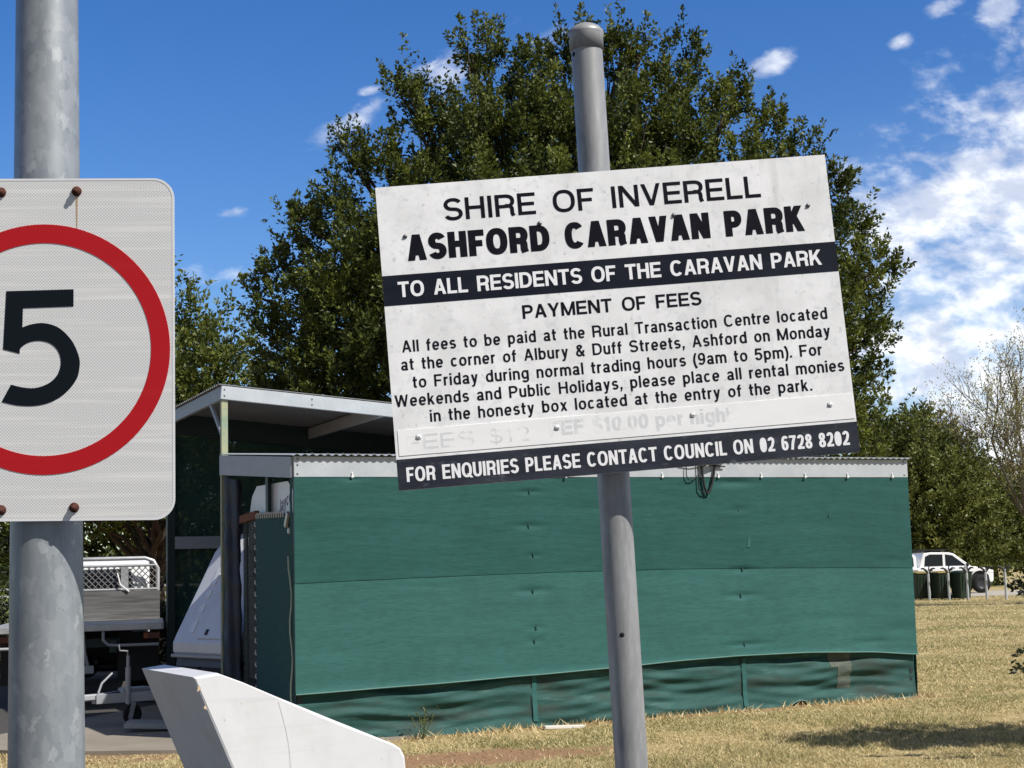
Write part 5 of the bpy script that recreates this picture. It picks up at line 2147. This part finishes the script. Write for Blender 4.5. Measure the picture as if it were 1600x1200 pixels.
leafy_tree('shade_tree', 'pale green tree standing behind the speed sign and the carport', (-7.6, 32.5, 0),
           [(.9, 0, 6.6, .70, .9), (.1, .2, 6.4, .9, .9), (1.7, -.1, 5.9, .65, .8), (2.3, 0, 4.9, .65, .8), (1.2, -1.0, 5.3, 1.0, 1.0), (-.8, -.6, 5.6, 1.1, 1.1), (.3, -1.3, 4.6, 1.2, 1.1),
            (1.8, -1.0, 4.0, 1.0, 1.0), (2.6, -.2, 3.6, .7, .8), (-1.4, -1.0, 4.4, 1.2, 1.1), (0, 0, 5.0, 1.5, 1.5), (-2.2, 0, 4.8, 1.0, 1.1), (-1.6, -1.0, 3.1, 1.1, .9), (.4, -1.4, 3.2, 1.2, .9), (2.0, -.8, 2.9, 1.0, .9), (-2.6, -.4, 3.6, 1.0, 1.0)],
           1.9, .22, LEAF_PALE, .11, 60, 46, .6, upbias=.6, seed=9)

leafy_tree('shade_tree', 'dark bushy tree behind the headboard of the tray-back ute', (-9.0, 36, 0),
           [(0, 0, 4.6, 1.5, 1.3), (1.5, -.3, 3.9, 1.2, 1.1), (-1.5, -.3, 4.0, 1.3, 1.1), (.2, -1.0, 3.1, 1.5, 1.0), (2.2, -.4, 2.7, 1.1, .9), (-2.0, -.5, 2.7, 1.2, 1.0), (3.0, 0, 3.4, .9, .9), (-3.0, 0, 3.3, 1.0, 1.0), (.6, -.5, 2.2, 1.2, .7), (-1.4, -.5, 2.2, 1.2, .7)],
           1.6, .2, LEAF_ELM, .14, 50, 40, .7, seed=12)

leafy_tree('garden_shrub', 'wide dark shrub growing low behind the wheels of the tray-back ute', (-7.4, 27.0, 0),
           [(0, 0, .8, .9, .8), (-1.1, .1, .7, .9, .7), (1.1, .1, .7, .8, .7), (-.5, -.5, .5, .9, .5), (.7, -.5, .5, .9, .5), (1.9, .2, .7, .8, .65), (-1.9, .2, .6, .7, .6), (2.7, .3, .8, .8, .7)],
           .25, .08, LEAF_DARK, .10, 70, 40, .4, seed=13, cat='shrub')


def up(k, lobes):
    return [tuple(k * c for c in q) for q in lobes]


leafy_tree('bushy_tree', 'rounded olive green tree behind the right end of the annexe', (21.6, 82, 0),
           up(1.74, [(-.9, 0, 4.5, 1.0, .9), (.2, .2, 4.3, .8, .9), (-1.6, -.3, 3.8, 1.0, 1.0), (.0, -.8, 3.6, 1.1, 1.0), (1.0, -.1, 3.7, .75, .8), (1.5, -.2, 2.9, .75, .8), (.7, -1.0, 2.8, 1.0, .9), (-.6, -1.2, 2.7, 1.2, 1.0), (-1.8, -.6, 2.6, 1.0, 1.0),
                     (1.9, 0, 2.1, .7, .7), (1.0, -1.0, 1.8, 1.0, .75), (0, 0, 3.4, 1.4, 1.3), (-.3, -1.2, 1.7, 1.1, .75), (-1.6, -.8, 1.6, .9, .7), (.3, -1, .9, 1.0, .7), (1.3, -.8, .9, .9, .7), (-1.0, -1, .8, 1.0, .7)]),
           2.0, .3, LEAF_OLIVE, .21, 34, 40, 1.0, seed=21, cat='tree')

leafy_tree('bushy_tree', 'low scrubby green tree under the bare twiggy tree', (25.9, 84, 0),
           up(1.55, [(0, 0, 3.1, 1.0, .9), (-.9, .2, 2.7, .7, .8), (1.2, .2, 3.0, 1.0, 1.0), (-.5, -.8, 2.2, .9, .8), (.8, -.8, 2.1, 1.1, .8), (-1.1, -.2, 1.8, .6, .6), (2.0, 0, 2.2, 1.0, .9), (.2, -.8, 1.2, 1.0, .8), (1.4, -.6, 1.2, 1.0, .8)]),
           1.4, .2, LEAF_OLIVE, .22, 34, 36, .9, seed=22)


def bare_tree():
    global nrg, rnd
    nrg, rnd = np.random.default_rng(5), random.Random(15)
    t = thing('bare_tree', 'bare twiggy tree with sparse yellowing leaves at the right edge', 'tree', TR(16.75, 49, 0))
    mb = MB()
    tips = []

    def grow(p, d, ln, r, depth):
        n = 4
        pts = [p]
        q = p.copy()
        dd = d.copy()
        for i in range(n):
            dd = (dd + Vector((rnd.gauss(0, .10), rnd.gauss(0, .10), .05 + rnd.gauss(0, .06)))).normalized()
            q = q + dd * ln / n
            pts.append(q.copy())
        r1 = r * (.62 if depth else .3)
        mb.path(pts, [r + (r1 - r) * i / n for i in range(n + 1)], 7 if r > .05 else 4, False)
        if depth == 0:
            tips.append((pts[2], dd.copy()))
            tips.append((q, dd))
            return
        k = 3
        for i in range(k):
            s = rnd.choice((pts[2], pts[3], pts[4])) if i else pts[4]
            sp = .24 if i == 0 else .46
            nd = (dd + Vector((rnd.gauss(0, sp), rnd.gauss(0, sp), rnd.gauss(.16, .20)))).normalized()
            grow(s, nd, ln * rnd.uniform(.60, .82), max(.010, r1 * (1 if i == 0 else rnd.uniform(.5, .75))), depth - 1)
    for dv, L0, r0 in ((Vector((-.36, 0, .95)), 2.5, .085), (Vector((-.10, .1, 1)), 2.7, .10), (Vector((.35, -.1, 1)), 2.5, .09), (Vector((-.48, -.1, .85)), 1.7, .06), (Vector((.7, .2, .8)), 2.2, .08)):
        grow(Vector((0, 0, 1.0)), dv.normalized(), L0, r0, 5)
    mb.path([(0.1, 0, -.1), (.05, 0, .5), (0, 0, 1.1)], [.26, .20, .15], 10, False)
    mb.build('trunk', BARK_G, t)
    B = np.array([tuple(p) for p, d in tips])
    D = np.array([tuple(d) for p, d in tips])
    k = nrg.random(len(B)) < .85
    B, D = B[k], D[k]
    v, tt = sprays(B, unit(D + nrg.normal(size=D.shape) * .3), np.full(len(B), .55), 7, .070, np.full(len(B), .7))
    quads_mesh('leaves', v, LEAF_YEL, tt, t)


bare_tree()


def edge_shrub():
    """small tree just right of the picture: its low twigs reach in, its shade falls on the lawn"""
    global nrg, rnd
    nrg, rnd = np.random.default_rng(31), random.Random(31)
    t = thing('low_tree', 'dark leaved low twigs reaching in at the right edge of the lawn', 'tree', TR(6.25, 11.75, 0))
    mb = MB()
    mb.path([(0, 0, -.05), (.05, .02, .5), (0, .05, 1.1), (-.1, .05, 1.7)], [.11, .09, .08, .06], 10)
    B, D = [], []
    lob = [(-1.0, .75, 2.6, .55, .30), (-.2, .8, 2.8, .7, .34), (.5, .7, 2.6, .7, .34), (1.2, .8, 2.4, .7, .34), (-.5, 1.05, 2.3, .55, .30), (.2, 1.15, 2.1, .6, .30), (.9, 1.2, 1.9, .7, .30), (1.7, 1.0, 2.1, .7, .34), (-.8, .5, 2.9, .3, .2)]
    for (x, y, z, rx, rz) in lob:
        mb.path(limb_path((-.03, .05, 1.2), (x, y, z), .05, 4), [.05, .04, .03, .02, .012], 6)
        for _ in range(75):
            d = Vector((rnd.gauss(0, 1), rnd.gauss(0, 1), rnd.gauss(0, 1))).normalized()
            B.append((x + d.x * rx * rnd.random() ** .4, y + d.y * rx * .8 * rnd.random() ** .4, z + d.z * rz))
            D.append((d.x, d.y, d.z - .2))
    for (p0, p1) in (((-.2, .05, 1.45), (-2.27, .25, 1.305)), ((-.2, .1, 1.4), (-2.25, .27, 1.24)), ((-.3, .0, 1.1), (-2.27, .25, .78)), ((-.3, .0, 1.1), (-2.31, .27, .69))):
        q = limb_path(p0, p1, .05, 6, .1)
        mb.path(q, [.022, .018, .014, .010, .008, .006, .004], 5)
        for _ in range(9):
            s = q[rnd.choice((4, 5, 5, 6, 6))]
            dd = (Vector(p1) - Vector(p0)).normalized() + Vector((rnd.gauss(0, .3), rnd.gauss(0, .3), rnd.gauss(0, .28)))
            B.append(tuple(s))
            D.append(tuple(dd))
    mb.build('trunk', BARK, t)
    B, D = np.array(B), unit(np.array(D))
    nl = 36
    sl = np.full(len(B), .40)
    sl[-nl:] = .14
    v1, t1 = sprays(B[:-nl], D[:-nl], sl[:-nl], 24, .085, np.full(len(B) - nl, .4))
    v2, t2 = sprays(B[-nl:], D[-nl:], sl[-nl:], 20, .04, np.full(nl, .4))
    quads_mesh('crown', np.concatenate([v1, v2]), LEAF_DARK, np.concatenate([t1, t2]), t)


edge_shrub()


def weed():
    global nrg, rnd
    nrg, rnd = np.random.default_rng(8), random.Random(8)
    t = thing('weed', 'thin green weed growing against the left end of the skirt', 'plant', TR(-.92, 14.68, -.066))
    mb = MB()
    B, D = [], []
    for i in range(9):
        a = rnd.uniform(0, 6.28)
        e = Vector((math.cos(a) * rnd.uniform(.02, .14), math.sin(a) * .06, rnd.uniform(.14, .30)))
        q = limb_path((0, 0, 0), e, .02, 4, .1)
        mb.path(q, [.004, .0035, .003, .0025, .002], 4)
        for k in (2, 3, 4):
            B.append(tuple(q[k]))
            D.append((e.x * 2, e.y * 2, .6))
    mb.build('stem', mat('weed_stem', (.10, .13, .05), .8), t)
    v, tt = sprays(np.array(B), unit(np.array(D)), np.full(len(B), .05), 5, .022, np.full(len(B), .5))
    quads_mesh('leaves', v, LEAF_OLIVE, tt, t)


weed()

mb = MB()
mb.box((0, 0, .018), (.42, .07, .03), rot=Matrix.Rotation(R(2), 3, 'Y'), bev=.004)
o = mb.build('offcut_board', mat('offcut_white', (.62, .60, .56), .7, 0, .3))
o.matrix_world = TR(.42, 15.22, -.045, R(20))
tag(o, 'white offcut of board lying at the foot of the skirt', 'board')

# ------------------------------------------------------------------ far background
def far_fence():
    t = thing('paddock_fence', 'pale grey rail fence far off behind the tray-back ute', 'fence', TR(-30, 86, 0, R(4)))
    for i in range(24):
        mb = MB()
        mb.box((-30 + i * 2.5, 0, .65), (.10, .10, 1.3), bev=.01)
        mb.build('post', FENCE_M, t)
    for z in (.35, .75, 1.15):
        mb = MB()
        mb.box((-1.2, -.06, z), (58, .04, .11))
        mb.build('rail', FENCE_M, t)


far_fence()


def far_wood():
    global nrg
    nrg = np.random.default_rng(77)
    V, T = [], []
    for i in range(150):
        x = nrg.uniform(-150, 170)
        y = nrg.uniform(150, 215)
        h = nrg.uniform(4, 9) * (1.25 if x < 0 else .75)
        n = 260
        d = unit(nrg.normal(size=(n, 3)))
        d[:, 2] = np.abs(d[:, 2]) * 1.0
        P = np.array([x, y, .2]) + d * (nrg.random(n) ** .4)[:, None] * np.array([h * .55, h * .55, h])
        A = unit(d + nrg.normal(size=(n, 3)) * .6)
        ln = nrg.uniform(.5, 1.1, n)
        V.append(leaf_quads(P, A, ln, ln * .7))
        T.append(np.clip(nrg.normal(.35, .2, n) + nrg.normal() * .15, 0, 1))
    o = quads_mesh('far_woodland', np.concatenate(V), LEAF_ELM, np.concatenate(T))
    tag(o, 'belt of scrubby trees far off along the horizon', 'woodland', kind='stuff')


far_wood()
